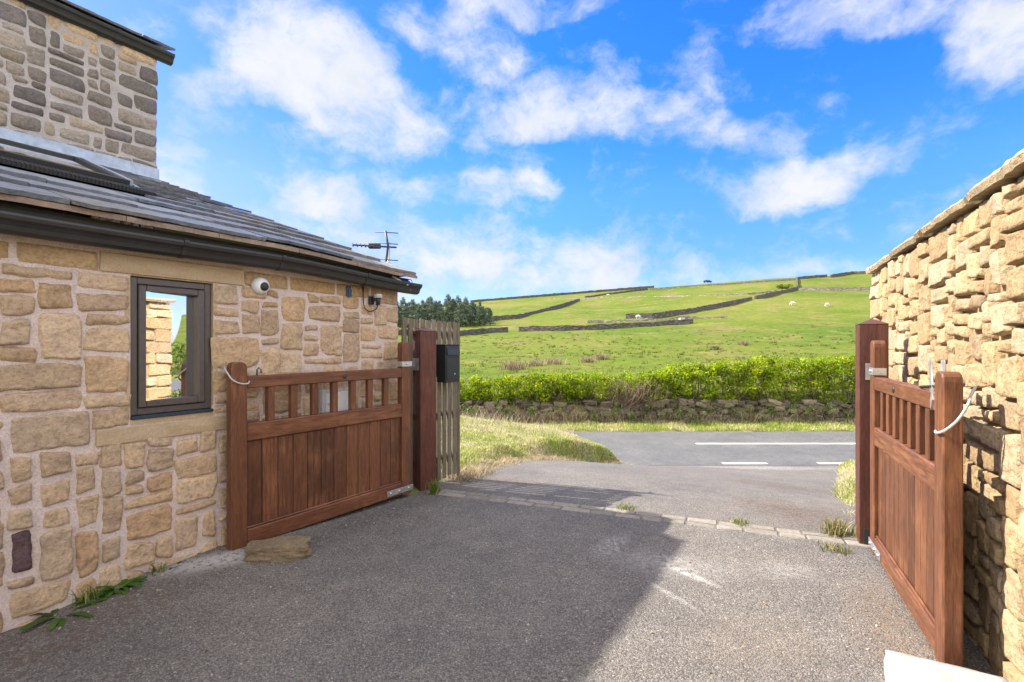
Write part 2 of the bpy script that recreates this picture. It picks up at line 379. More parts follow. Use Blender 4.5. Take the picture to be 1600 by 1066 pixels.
def wall_mat_far(name, c0, c1):
    m, t, b = new_mat(name, .95, .1); co = pos_co(t)
    v = nd(t, 'TexVoronoi', {'Vector': scl(t, co, (1, 1, 2.2)), 'Scale': 2.6})
    cell = nd(t, 'SeparateColor', {0: v.outputs['Color']}).outputs[0]
    c = ramp(t, cell, [(0, c0), (.8, c1), (1, tuple(k * 1.5 for k in c1))])
    put(t, b, 'Base Color', c); put(t, b, 'Normal', bump(t, v.outputs['Distance'], -.9, .15)); return m
M_FWALL = wall_mat_far('dark_field_stone', (.055, .05, .045), (.13, .115, .10)); M_FWALL_P = wall_mat_far('pale_field_stone', (.13, .11, .085), (.30, .26, .21))

# ------------------------------------------------------------------ ground, drive, road
YARD_P, YARD_M, YARD_D = (-.7, 5.09), (.366, .93), (.93, -.366)
def qdist(X, Y): return YARD_M[0] * (X - YARD_P[0]) + YARD_M[1] * (Y - YARD_P[1])
ROAD_Z, ROAD_N, ROAD_F = -1.2, 11.3, 15.7
def drive_z(X, Y):
    q = np.maximum(qdist(X, Y), 0); e = np.maximum(ROAD_N - Y, 0)
    tau = np.clip(q / (q + e + 1e-6), 0, 1); p = 1.7 - .6 * np.clip((X - 1) / 4, 0, 1)
    return ROAD_Z * tau ** p
def x_left(Y): return np.interp(Y, [4.9, 5.6, 6.5, 7.5, 9.5, 10.6, 11.3, 11.7], [-.80, -.56, -.33, 0, .95, 1.9, 2.55, 2.8])
def x_right(Y): return np.interp(Y, [3.4, 4, 6, 11.3], [2.62, 2.62, 3.75, 7.2])
def verge_top(X): return np.interp(X, [-3, -1, .68, 1.4, 2.1, 2.6], [-.02, -.10, -.33, -.53, -.80, -1.02])
def fbm(X, Y, sc):
    f = np.vectorize(lambda a, b_: mnoise.fractal(Vector((a * sc, b_ * sc, 3.3)), 1.0, 2.0, 4)); return f(X, Y)
def ground_z(X, Y, rough=True):
    X = np.asarray(X, float); Y = np.asarray(Y, float)
    dz = drive_z(X, Y) - .06; z = dz.copy()
    nz = fbm(X, Y, 1.3) if rough else 0
    dl = x_left(Y) - X + .1 * nz; zv = -.02 + (verge_top(X) + .02) * sstep(Y, 5.5, 10.2) + .04 * nz
    zv = np.maximum(zv, dz + .10)
    z = np.where(Y > 4.95, dz + (zv - dz) * sstep(dl, -.05, .45), z)
    dr = X - x_right(Y) + .1 * nz; zr = dz + .11 + .22 * sstep(dr, .1, 1.4) + .04 * nz
    z = np.where((Y > 3.5) & (X > 1.5), np.maximum(z, dz + (zr - dz) * sstep(dr, -.05, .35)), z)
    k = sstep(Y, 11.15, 11.8); z = z * (1 - k) + (ROAD_Z - .12) * k
    fz = np.interp(Y, [15.5, 15.75, 16.5, 16.85, 17.05, 17.6], [ROAD_Z - .12, ROAD_Z + .03, -1.1, -1.0, -.5, -.42]) + .05 * nz
    z = np.where(Y > 15.4, fz, z)
    return z
def grid_mesh(name, xs, ys, fz, mat):
    X, Y = np.meshgrid(xs, ys); Z = fz(X, Y); nx, ny = len(xs), len(ys)
    V = np.c_[X.ravel(), Y.ravel(), Z.ravel()]; i = np.arange(nx * ny).reshape(ny, nx)
    F = np.stack([i[:-1, :-1], i[:-1, 1:], i[1:, 1:], i[1:, :-1]], -1).reshape(-1, 4)
    o = np_mesh(name, V, F, None, mat, None, True); tag(o, kind='structure'); return o
xs = np.r_[np.linspace(-120, -9, 20), np.arange(-8, 10, .14), np.linspace(10.2, 130, 30)]
ys = np.r_[np.linspace(-60, 3, 16), np.arange(3.3, 17.7, .14)]
grid_mesh('ground', xs, ys, ground_z, M_TURF)
def yard_z(X, Y):
    z = drive_z(X, Y); w = (.853 * (X + 1.131) - .522 * (Y - 5.069)); s = (-.522 * (X + 1.131) - .853 * (Y - 5.069))
    return z + np.where(qdist(X, Y) < 0, .05 * sstep(w, .7, 0) * np.exp(-((s - 1.7) / .8) ** 2) - .05 * sstep(w, .9, 0) * sstep(s, 2.2, 3.2) , 0)
grid_mesh('driveway', np.arange(-7, 9.01, .1), np.arange(-6, 11.65, .1), yard_z, M_ASPHALT)
grid_mesh('road', np.linspace(-120, 130, 60), np.linspace(ROAD_N, ROAD_F, 8), lambda X, Y: ROAD_Z + .004 + 0 * X, M_ROAD)
mk = MB()
def mark(x0, x1, y0, y1):
    n = max(2, int((x1 - x0) / .25)); z = ROAD_Z + .009
    top = [(x0 + (x1 - x0) * i / n, y1 + rnd.uniform(-.012, .012), z) for i in range(n + 1)]
    bot = [(x0 + (x1 - x0) * i / n, y0 + rnd.uniform(-.012, .012), z) for i in range(n + 1)]
    mk.add(top + bot, [(i + n + 1, i + n + 2, i + 1, i) for i in range(n)])
mark(4.95, 13.5, 13.72, 13.86); mark(16, 22, 13.72, 13.86); mark(-9, -1, 13.72, 13.86)
for i in range(4): mark(4.72 + i * 2.15, 5.72 + i * 2.15, 11.42, 11.55)
tag(mk.build('road_marking', M_MARK), kind='structure')

# setts across the gateway: two rows
sm_ = MB(); d = Vector((*YARD_D, 0)); mm_ = Vector((*YARD_M, 0))
for row in range(2):
    x = -.12 + row * .1
    while x < 3.72:
        L = rnd.uniform(.17, .27); c = Vector((*YARD_P, 0)) + d * (x + L / 2) + mm_ * (-.07 + row * .1)
        M = Matrix.Translation(c) @ Matrix.Rotation(math.atan2(d.y, d.x) + rnd.uniform(-.02, .02), 4, 'Z')
        g = rnd.uniform(.8, 1.15); sm_.box(-L / 2 + .005, L / 2 - .005, -.045, .045, -.06, .005 + rnd.uniform(-.003, .003), (.235 * g, .215 * g, .185 * g), .008, M, .003)
        x += L
tag(sm_.build('sett_strip', M_SETT), kind='structure')

# the hill: distance -> height on the picture for two bearings, turned into real heights
HY = np.array([16.9, 18, 20, 25, 35, 50, 70, 90, 110, 140, 180, 220, 260, 320, 420, 600])
H1 = np.array([628, 616, 607, 595, 577, 557, 537, 524, 515, 504, 492, 481, 471, 480, 500, 525.])
H2 = np.array([628, 612, 600, 585, 568, 550, 528, 509, 493, 475, 456.5, 444, 435.5, 441, 465, 500.])
H3 = np.array([628, 612, 599, 583, 566, 547, 524, 504, 487, 468, 450, 437, 427, 433, 460, 500.])
def hill_py(Y, s):
    lo, md, hi = np.interp(Y, HY, H1), np.interp(Y, HY, H2), np.interp(Y, HY, H3)
    v = np.where(s < 1200, lo + (md - lo) * (s - 750) / 450, md + (hi - md) * (s - 1200) / 160)
    far = np.where(s < 750, lo + (750 - s) * .09 * sstep(Y, 60, 260), v)
    far = np.where(s > 1360, hi - (np.minimum(s, 2200) - 1360) * .03 * sstep(Y, 60, 260), far); return far
def hill_z(X, Y):
    s = np.clip(800 + 800 * X / Y, -200, 2600); return EYE - (hill_py(Y, s) - 540) * Y / 800
def hill_at(px, py):
    lo, hi = 17.0, 262.0
    for _ in range(50):
        md = (lo + hi) / 2
        if float(hill_py(md, px)) > py: lo = md
        else: hi = md
    return Vector(((px - 800) / 800 * lo, lo, float(hill_z((px - 800) / 800 * lo, lo))))
ys = np.r_[16.95, 17.2, 17.5, np.geomspace(17.9, 600, 150)]; ss = np.linspace(-1400, 3400, 420)
Sg, Yg = np.meshgrid(ss, ys); Xg = (Sg - 800) / 800 * Yg
Zg = hill_z(Xg, Yg) + fbm(Xg, Yg, .22) * .16 * sstep(Yg, 18, 24) + fbm(Xg, Yg, .03) * .8 * sstep(Yg, 60, 150) * (Yg < 240)
Zg = np.where(Yg < 17.9, np.minimum(Zg, -.45), Zg)
i = np.arange(Sg.size).reshape(Sg.shape)
F = np.stack([i[:-1, :-1], i[:-1, 1:], i[1:, 1:], i[1:, :-1]], -1).reshape(-1, 4)
tag(np_mesh('field', np.c_[Xg.ravel(), Yg.ravel(), Zg.ravel()], F, None, M_FIELD, None, True), kind='structure')

# ------------------------------------------------------------------ rubble stonework
def pack(x0, x1, z0, z1, holes, cell, hs, ws):
    nx, nz = int(round((x1 - x0) / cell)), int(round((z1 - z0) / cell)); cw, chh = (x1 - x0) / nx, (z1 - z0) / nz
    occ = np.zeros((nz, nx), bool)
    for a, b_, c, d in holes:
        occ[max(0, int(round((c - z0) / chh))):max(0, int(round((d - z0) / chh))), max(0, int(round((a - x0) / cw))):max(0, int(round((b_ - x0) / cw)))] = True
    out = []
    for j in range(nz):
        i = 0
        while i < nx:
            if occ[j, i]: i += 1; continue
            run = 0
            while i + run < nx and not occ[j, i + run]: run += 1
            w = rnd.choice(ws); h = min(rnd.choice(hs), nz - j)
            if h >= 5 and rnd.random() < .5: w = max(4, int(w * .8))
            if run - w < 3: w = run if run <= max(ws) + 2 else run // 2
            w = min(w, run)
            k = 1
            while k < h and not occ[j + k, i:i + w].any(): k += 1
            if nz - (j + k) == 1 and not (j + k < nz and occ[j + k, i:i + w].any()): k += 1
            occ[j:j + k, i:i + w] = True
            out.append((x0 + i * cw, x0 + (i + w) * cw, z0 + j * chh, z0 + (j + k) * chh)); i += w
    return out
def rock_face(sb, f, rect, gap, prot, res, col, rough, kround, power, jit, back=.02, facet=.10, wob=.35):
    a, b_, c, d = rect; cx, cz = (a + b_) / 2, (c + d) / 2; hx, hz = (b_ - a - gap) / 2, (d - c - gap) / 2
    nx, nz = max(4, int(2 * hx / res)), max(4, int(2 * hz / res)); sd = rnd.uniform(0, 99)
    cj = [(rnd.uniform(-jit, jit), rnd.uniform(-jit, jit)) for _ in range(4)]
    PL = [(rnd.uniform(.0, .014), rnd.uniform(-facet, facet), rnd.uniform(-facet, facet * .8)) for _ in range(4)]; CH = [rnd.uniform(1.55, 2.3) for _ in range(4)]; V = []
    for j in range(nz + 1):
        t_ = 2 * j / nz - 1; t_ = .55 * t_ + .45 * math.sin(t_ * math.pi / 2)
        for i in range(nx + 1):
            s_ = 2 * i / nx - 1; s_ = .55 * s_ + .45 * math.sin(s_ * math.pi / 2)
            sx, sz = s_ * math.sqrt(1 - kround * t_ * t_ / 2), t_ * math.sqrt(1 - kround * s_ * s_ / 2)
            u_, v_ = (s_ + 1) / 2, (t_ + 1) / 2
            jx = (cj[0][0] * (1 - u_) + cj[1][0] * u_) * (1 - v_) + (cj[2][0] * (1 - u_) + cj[3][0] * u_) * v_
            jz = (cj[0][1] * (1 - u_) + cj[1][1] * u_) * (1 - v_) + (cj[2][1] * (1 - u_) + cj[3][1] * u_) * v_
            x, z = cx + hx * sx + jx, cz + hz * sz + jz
            x += wob * jit * n3(x * 16, z * 16, sd) * 1.6; z += wob * jit * n3(x * 16, z * 16, sd + 7) * 1.6
            m_ = max(abs(s_), abs(t_)); e = 1 - m_ ** power
            p = prot + min(c0 + a0 * (x - cx) + b0 * (z - cz) for c0, a0, b0 in PL)
            if abs(s_) + abs(t_) > CH[(s_ > 0) + 2 * (t_ > 0)]: e *= .25
            p += rough * (.55 * mnoise.fractal(Vector((x * 7, z * 11, sd)), 1.0, 2.0, 4) + 1.0 * (.3 - abs(n3(x * 9 + sd, z * 17, sd))) + .45 * n3(x * 24, z * 34, sd) + (.35 if n3(x * 5 + sd, z * 9, sd * 2) > .08 else 0))
            V.append(f(x, z, -back + (back + max(p, .001)) * e))
    F = [(j * (nx + 1) + i, j * (nx + 1) + i + 1, (j + 1) * (nx + 1) + i + 1, (j + 1) * (nx + 1) + i) for j in range(nz) for i in range(nx)]
    sb.add(V, F, col, True)
def mortar_sheet(mb, f, x0, x1, z0, z1, holes, amp, off, step=.05):
    X = sorted(set([round(x, 4) for x in np.arange(x0, x1, step)] + [x1] + [q for h in holes for q in h[:2] if x0 < q < x1]))
    Z = sorted(set([round(z, 4) for z in np.arange(z0, z1, step)] + [z1] + [q for h in holes for q in h[2:] if z0 < q < z1]))
    V = [f(x, z, off + amp * n3(x * 9, z * 9, 1.5)) for z in Z for x in X]; nx = len(X); F = []
    for j in range(len(Z) - 1):
        for i in range(nx - 1):
            mx, mz = (X[i] + X[i + 1]) / 2, (Z[j] + Z[j + 1]) / 2
            if any(h[0] < mx < h[1] and h[2] < mz < h[3] for h in holes): continue
            F.append((j * nx + i, j * nx + i + 1, (j + 1) * nx + i + 1, (j + 1) * nx + i))
    mb.add(V, F, (1, 1, 1), True)
def pick(cols, lo=.8, hi=1.18):
    c = rnd.choice(cols); g = rnd.uniform(lo, hi); return tuple(k * g for k in c)
BUFF = [(0.559, 0.412, 0.271), (0.581, 0.43, 0.284), (0.537, 0.391, 0.256), (0.604, 0.455, 0.31), (0.523, 0.387, 0.263), (0.566, 0.401, 0.245), (0.552, 0.423, 0.295), (0.508, 0.38, 0.267), (0.537, 0.362, 0.219)]
GREYB = [(0.288, 0.248, 0.216), (0.254, 0.224, 0.2), (0.322, 0.279, 0.239), (0.23, 0.207, 0.193), (0.357, 0.303, 0.254), (0.197, 0.175, 0.17), (0.381, 0.316, 0.246)]
GOLD = [(0.52, 0.379, 0.209), (0.565, 0.418, 0.237), (0.475, 0.339, 0.181), (0.588, 0.452, 0.277), (0.508, 0.362, 0.192), (0.452, 0.311, 0.169), (0.542, 0.418, 0.266), (0.429, 0.305, 0.181)]

# ------------------------------------------------------------------ the stone house (lean-to in front, tall block behind)
HO = Vector((-1.131, 5.069, 0)); HROT = math.atan2(-.853, -.522)
house = thing('stone_house', 'stone house with a low slate roofed lean-to in front of its taller block', 'house', HO, HROT)
XE = 6.2
win = (1.79, 2.285, .995, 1.878)
lin = (1.575, 2.44, 1.885, 2.0); sil = (1.70, 2.46, .862, .958)
mb, sb = MB(), MB()
f0 = lambda x, z, o: (x, o, z)
sb2 = MB()
holes = [win, lin, sil, (win[0] - .0, win[1] + .0, sil[3], lin[2])]
mortar_sheet(mb, f0, 0, XE, -.25, 2.06, [win], .005, -.004)
QU = [(-.02, .30, 0, .2), (-.02, .2, .2, .36), (-.02, .34, .36, .56), (-.02, .2, .56, .74), (-.02, .33, .74, .92), (-.02, .19, .92, 1.12), (-.02, .30, 1.12, 1.3), (-.02, .2, 1.3, 1.5), (-.02, .27, 1.5, 1.66), (-.02, .18, 1.66, 1.84), (-.02, .36, 1.84, 2.0)]
top_blocks = []; x = .36
while x < XE:
    L = rnd.uniform(.3, .65); x1 = min(x + L, XE)
    if not (x < lin[1] and x1 > lin[0]): top_blocks.append((x, x1, 1.88, 2.0))
    elif x < lin[0] - .06: top_blocks.append((x, lin[0], 1.88, 2.0)); x1 = lin[1]
    else: x1 = lin[1]
    x = x1
pk = pack(0, XE, -.2, 2.0, holes + QU + top_blocks, .04, [2, 2, 3, 3, 4, 4, 5, 6, 7], [3, 4, 5, 6, 7, 8, 9, 11])
for r_ in pk + QU:
    if (r_[1] - r_[0]) < .07 or (r_[3] - r_[2]) < .05: continue
    near = r_[0] < 3.6
    rock_face(sb, f0, r_, rnd.choice((.010, .016, .022, .028)), rnd.uniform(.004, .014), (.013 if r_[0] < 3.2 else .02) if near else .05, (.13, .085, .095) if r_[0] < 2.74 < r_[1] and r_[2] < .36 < r_[3] else pick(BUFF, .86, 1.12), rnd.choice((.006, .010, .015)), rnd.uniform(.02, .25), rnd.choice((12, 18, 26)), .013, .007, .07, .5)
for r_ in top_blocks: rock_face(sb, f0, r_, .012, .006, .014 if r_[0] < 3.4 else .05, pick([(.50, .355, .20), (.47, .32, .165)], .9, 1.1), .003, .03, 20, .004, .007)
# end wall of the lean-to
fe = lambda x, z, o: (-o, -x, z)
mortar_sheet(mb, fe, 0, 4.0, -.25, 2.06, [], .005, -.004, .12)
for r_ in pack(0, 4.0, -.2, 2.0, [], .04, [3, 4, 4, 5], [5, 7, 9, 11]): rock_face(sb, fe, r_, .026, .008, .07, pick(BUFF), .008, .3, 9, .01)
wall = mb.build('wall', M_MORTAR, house); sb.build('wall_stone', M_STONE, wall)
# lintel, sill
lb = MB(); lb.box(lin[0], lin[1], -.08, .011, lin[2], lin[3], (1, 1, 1), .004, None, .001); lb.build('lintel', M_ASHLAR, house)
lb = MB(); lb.box(sil[0], sil[1], -.08, .013, sil[2], sil[3], (1, 1, 1), .004, None, .001); lb.build('sill', M_ASHLAR, house)
# window in its reveal
wb = MB(); x0, x1, z0, z1 = win
for q in ((x0 - .03, x0, z0, z1), (x1, x1 + .03, z0, z1)): wb.box(q[0], q[1], -.16, -.004, q[2], q[3])
wb.box(x0, x1, -.16, -.004, z1, z1 + .03); wb.box(x0, x1, -.16, .0, z0 - .03, z0); wb.build('window_reveal', M_ASHLAR, house)
wf = MB(); fy0, fy1 = -.13, -.025
def ring(mbb, x0, x1, z0, z1, w, y0, y1, ch=.004, col=(1, 1, 1)):
    mbb.box(x0, x0 + w, y0, y1, z0, z1, col, ch); mbb.box(x1 - w, x1, y0, y1, z0, z1, col, ch)
    mbb.box(x0 + w, x1 - w, y0, y1 - .001, z0, z0 + w, col, ch); mbb.box(x0 + w, x1 - w, y0, y1 - .001, z1 - w, z1, col, ch)
ring(wf, x0 + .004, x1 - .004, z0 + .022, z1 - .004, .042, fy0, fy1)
window = wf.build('window_frame', M_FRAME, house)
wf = MB(); ring(wf, x0 + .050, x1 - .050, z0 + .068, z1 - .05, .043, fy0, fy1 + .014, .006); wf.build('sash', M_FRAME, window)
wf = MB(); wf.box(x0 + .004, x1 - .004, fy0, .012, z0 - .0, z0 + .020, (1, 1, 1), .003); wf.build('drip_sill', M_GASKET, window)
pv = MB(); cx = (x0 + x1) / 2; hw = (x1 - x0) / 2 - .088; al = R(11.3); M = Matrix.Translation((cx, -.046, 0)) @ Matrix.Rotation(al, 4, 'Z')
pv.box(-hw - .004, hw + .004, -.003, .003, z0 + .108, z1 - .09, (1, 1, 1), 0, M); pv.build('pane', M_GLASS, window)

# eaves: the line lifts a little away from the corner
ez = lambda x: .055 * float(sstep(x, 0, 1.5))
SL, EY, EZ = .405, .20, 2.125; CS, SN = math.cos(math.atan(SL)), math.sin(math.atan(SL)); ROOF_L = 2.495 / CS
def roof_pt(x, tt, h): # along the slope tt, above it h
    return Vector((x, EY - tt * CS + h * SN, EZ + tt * SN + h * CS + ez(x) * max(0, 1 - tt / ROOF_L)))
hipx = lambda tt: .03 + (1.133 - .03) * tt / ROOF_L
VX0, VX1, VT0, VT1 = 1.885, 2.72, 1.33, 2.34
sb = MB(); slate_cols = [(.165, .18, .215), (.19, .20, .23), (.15, .165, .20), (.215, .21, .215), (.18, .175, .175), (.16, .185, .235)]
def slate(tt, x0, x1, g, th, j0=0.0, col=None, pt=roof_pt):
    n = max(3, int((x1 - x0) / .06)); col = col or pick(slate_cols, .8, 1.2); lo, hi, sd = [], [], rnd.uniform(0, 99); up = tt + g * 1.75
    h0, h1 = rnd.uniform(.036, .05), .006
    rows = []
    for i in range(n + 1):
        x = x0 + (x1 - x0) * i / n; e = .028 * n3(x * 6, sd, 0) + .016 * n3(x * 25, sd, 3); tl = tt + e + j0
        hh = h0 + .006 * n3(x * 9, sd, 8); rows.append([pt(x, tl, hh), pt(x, tl + .004, hh - th), pt(x, up, h1 - th), pt(x, up, h1)])
    V = [p for r_ in rows for p in r_]
    F = [(i * 4 + a, i * 4 + (a + 1) % 4, i * 4 + 4 + (a + 1) % 4, i * 4 + 4 + a) for i in range(n) for a in range(4)] + [(3, 2, 1, 0), (n * 4, n * 4 + 1, n * 4 + 2, n * 4 + 3)]
    sb.add(V, F, col)
tt, k = -.02, 0
gs = [.36, .31, .29, .28, .25, .23, .22, .20, .18, .17, .16, .15, .15, .15]
while tt < ROOF_L - .05:
    g = gs[min(k, len(gs) - 1)]; x = hipx(tt) - rnd.uniform(.03, .07)
    while x < XE:
        L = rnd.uniform(.34, .75) * (1.2 if k == 0 else 1.0 - .03 * k); xm = x + L
        if tt < VT1 and tt + g > VT0 - .12:
            if x < VX0 - .04 < xm: xm = VX0 - .04
            elif VX0 - .05 <= x < VX1: x = VX1 + .04; continue
        slate(tt, x + .003, xm - .003, g, rnd.uniform(.018, .032), rnd.uniform(-.02, .02)); x = xm
    tt += g; k += 1
roof = sb.build('roof', M_SLATE, house, recalc=True)
# brown undercloak course under the first slates
sb = MB(); x = -.05
while x < XE:
    L = rnd.uniform(.5, 1.0); xx = min(x + L, XE)
    sb.prism([(.212, -.014), (.04, .055), (.04, .02), (.212, -.044)], x, xx - .004, None, pick([(.24, .165, .12), (.22, .16, .12), (.26, .19, .14)]), 6, lambda q: 2.146 + ez(q) + .004 * n3(q * 8, 0, 0)); x = xx
sb.build('undercloak', M_SLATE, roof, recalc=True)
# deck under the slates, hipped end, closing the volume against the sun
dk = MB(); P = lambda x, tt: roof_pt(x, tt, -.022)
e0, e1, e2, e3 = P(.05, .03), P(XE, .03), P(XE, ROOF_L), P(1.2, ROOF_L)
b0 = Vector((.05, -4.0, 2.08)); b1 = Vector((1.2, -4.0, e3.z))
dk.add([e0, P(1.5, .03), e1, e2, e3, b0, b1], [(0, 1, 2, 3, 4), (0, 4, 6, 5)]); dk.build('roof_deck', M_FASCIA, roof)
# hip end slates (seen only from beyond)
sb = MB()
for r_ in range(7):
    for q in range(8):
        a = q / 8; fr = r_ / 7
        def hp(u_, v_, h): y = -u_ * 4.2 + .2; yy = y if y > -2.4 * v_ + .2 * (1 - v_) else y; return Vector((.03 + 1.10 * v_ - .0, min(yy, .2 - 2.5 * v_), 2.09 + 1.04 * v_ + h))
        pts = [hp(a, fr, .05), hp(a + .123, fr, .05), hp(a + .123, fr + .17, .02), hp(a, fr + .17, .02)]
        if (pts[0] - pts[1]).length > .02: sb.add(pts + [p - Vector((0, 0, .02)) for p in pts], [(0, 1, 2, 3), (7, 6, 5, 4), (0, 4, 5, 1), (1, 5, 6, 2), (2, 6, 7, 3), (3, 7, 4, 0)], pick(slate_cols))
sb.build('hip_slope', M_SLATE, roof)
# fascia, vent strips, soffit
fb_ = MB(); fzz = lambda x: ez(x)
for y0, y1, z0, z1 in ((.02, .095, 2.0, 2.095), (.02, .115, 2.062, 2.085), (.02, .10, 2.095, 2.108)):
    fb_.prism([(y0, z0), (y1, z0), (y1, z1), (y0, z1)], -.05, XE, None, (1, 1, 1), 24, fzz)
fb_.build('fascia', M_FASCIA, house, recalc=True)
GP = [(.10, 1.985), (.135, 1.985), (.158, 2.0), (.166, 2.022), (.176, 2.040), (.192, 2.052), (.198, 2.07), (.198, 2.082), (.19, 2.085), (.186, 2.07), (.165, 2.05), (.15, 2.01), (.105, 2.0), (.104, 2.08), (.10, 2.08)]
gu = MB(); gz = lambda x: -.045 + ez(x) * .95 + .006 * math.sin(x * 1.9)
gu.prism(GP, -.14, XE, None, (1, 1, 1), 40, lambda x: gz(x) + .02)
gutter = gu.build('gutter', M_GUTTER, house, recalc=True)
for xj in (.55, 1.38, 2.06, 3.3, 4.6):
    gj = MB(); pr = [(.145 + (y - .145) * 1.05 + .003, 2.03 + (z - 2.03) * 1.09) for y, z in GP[:8]] + [(.104, 2.088)]
    gj.prism(pr, xj - .014, xj + .014, None, (.6, .6, .6), 1, lambda x: gz(x) + .02)
    gj.build('gutter_bracket', M_BLACK, gutter, recalc=True)
gt = MB(); gt.tube([(-.02 - .02 * math.sin(a * 1.0), .12 + .05 * math.cos(a), 2.03 + .07 * math.sin(a)) for a in np.linspace(-.9, 2.3, 12)], .004, 6); gt.tube([(.22, .14, 2.10), (.06, .19, 2.03)], .010, 8)
gt.build('gutter_strap', M_GREYP, gutter)
# roof window with its flashings
rb = MB()
def rbox(mbb, x0, x1, t0, t1, h0, h1, col=(1, 1, 1), pt=roof_pt):
    V = [pt(x, tt, h) for x in (x0, x1) for tt in (t0, t1) for h in (h0, h1)]
    mbb.add(V, [(0, 1, 3, 2), (4, 6, 7, 5), (0, 4, 5, 1), (2, 3, 7, 6), (0, 2, 6, 4), (1, 5, 7, 3)], col)
for q in ((VX0, VX0 + .07, VT0, VT1), (VX1 - .07, VX1, VT0, VT1)): rbox(rb, *q, .0, .085)
rbox(rb, VX0 + .07, VX1 - .07, VT0 + .001, VT0 + .09, .0, .083); rbox(rb, VX0 + .07, VX1 - .07, VT1 - .09, VT1 - .001, .0, .083)
rw = rb.build('roof_window', M_FASCIA, house, recalc=True)
rb = MB(); rbox(rb, VX0 + .07, VX1 - .07, VT0 + .09, VT1 - .09, .05, .066); rb.build('pane', M_GLASS, rw, recalc=True)
rb = MB()
for k in range(3): rbox(rb, VX0 - .05 - .03 * k, VX0 - .026 - .03 * k, VT0 - .02, VT1 + .05, .0, .06 - .012 * k)
rbox(rb, VX0 - .02, VX0 + .005, VT0, VT1, .03, .092); rb.build('side_flashing', M_LEAD, rw, recalc=True)
rb = MB()
for k in range(44):
    x = VX0 - .12 + (VX1 - VX0 + .2) * k / 44; rbox(rb, x, x + .012, VT0 - .17, VT0 - .01, .02, .052); rbox(rb, x + .012, x + .0225, VT0 - .165, VT0 - .01, .02, .042)
rb.build('pleated_apron', M_FASCIA, rw, recalc=True)

# tall block behind
UX, UY, UB, UT = 1.133, -2.295, 2.9, 4.46
mb, sb = MB(), MB(); fu = lambda x, z, o: (UX + x, UY + o, z)
mortar_sheet(mb, fu, 0, 5.2, UB, UT, [], .005, -.003, .06)
QU2 = []; z = 3.16; k = 0
while z < UT - .02:
    h = rnd.uniform(.13, .2); QU2.append((-.015, (.34 if k % 2 else .19) + rnd.uniform(-.03, .04), z, min(z + h, UT))); z += h; k += 1
for r_ in pack(0, 5.2, UB, UT, QU2, .035, [2, 3, 3, 4, 4, 5], [3, 4, 5, 6, 7, 8]) + QU2:
    if (r_[1] - r_[0]) < .06 or (r_[3] - r_[2]) < .04: continue
    rock_face(sb, fu, r_, rnd.choice((.006, .010, .016, .022)), rnd.uniform(.004, .012), .022 if r_[0] < 3 else .06, pick(GREYB if r_[3] < UT - .2 else GREYB + BUFF[:4], .75, 1.2), .007, rnd.uniform(.1, .4), 10, .012, .007)
fue = lambda x, z, o: (UX - o, UY - x, z)
mortar_sheet(mb, fue, 0, 1.75, UB - .6, 4.5, [], .005, -.003, .1)
for r_ in pack(0, 1.75, 2.6, 4.5, [], .04, [3, 4, 4, 5], [5, 6, 8]): rock_face(sb, fue, r_, .03, .008, .07, pick(GREYB), .008, .3, 9, .01)
uw = mb.build('upper_wall', M_MORTAR_UP, house); sb.build('wall_stone', M_STONE_UP, uw)
fl = MB()
x = UX - .01
while x < UX + 5.2:
    L = rnd.uniform(.9, 1.4); xs_ = np.linspace(x, x + L - .004, 10)
    V = []
    for xx in xs_:
        w = .004 * n3(xx * 7, 1, 1)
        V += [Vector((xx, UY + .034 + w, 3.275 + .012 * n3(xx * 5, 2, 0))), Vector((xx, UY + .038 + w, 3.165)), Vector((xx, UY + .055 + w, 3.150)), Vector((xx, UY + .13, 3.105 + .006 * n3(xx * 9, 5, 0)))]
    fl.add(V, [(i * 4 + a, i * 4 + a + 1, i * 4 + 5 + a, i * 4 + 4 + a) for i in range(9) for a in range(3)], (1, 1, 1), True); x += L
fl.build('lead_flashing', M_LEAD, uw)
gu = MB(); GU = [(UY + .005 + y - .1, z + 2.415) for y, z in GP]
gu.prism(GU, UX - .13, UX + 5.2, None, (1, 1, 1), 4); ug = gu.build('upper_gutter', M_GUTTER, house, recalc=True)
for xj in (1.5, 2.6, 3.8):
    gj = MB(); pr = [(UY + .05 + (y - UY - .05) * 1.05, 4.445 + (z - 4.445) * 1.1) for y, z in GU[:8]] + [(UY, 4.5)]; gj.prism(pr, xj - .02, xj + .02)
    gj.build('gutter_bracket', M_BLACK, ug, recalc=True)
US = .46; uc, us_ = math.cos(math.atan(US)), math.sin(math.atan(US))
def up_pt(x, tt, h): return Vector((x, UY + .10 - tt * uc + h * us_, 4.50 + tt * us_ + h * uc))
sb = MB(); tt = -.02
while tt < 1.75:
    g = .24; x = UX - .12 - rnd.uniform(0, .04)
    while x < UX + 5.2: L = rnd.uniform(.3, .6); slate(tt, x + .003, x + L - .003, g, .02, rnd.uniform(-.01, .01), None, up_pt); x += L
    tt += g
ur = sb.build('upper_roof', M_SLATE, house, recalc=True)
dk = MB(); a = [up_pt(UX - .04, .02, -.01), up_pt(UX + 5.2, .02, -.01), up_pt(UX + 5.2, 1.75, -.01), up_pt(UX - .04, 1.75, -.01)]
c1 = Vector((UX - .04, -4.0, 0)); c2 = Vector((UX + 5.2, -4.0, 0))
dk.add(a + [c1, c2], [(0, 1, 2, 3), (3, 2, 5, 4)]); dk.build('roof_deck', M_FASCIA, ur)

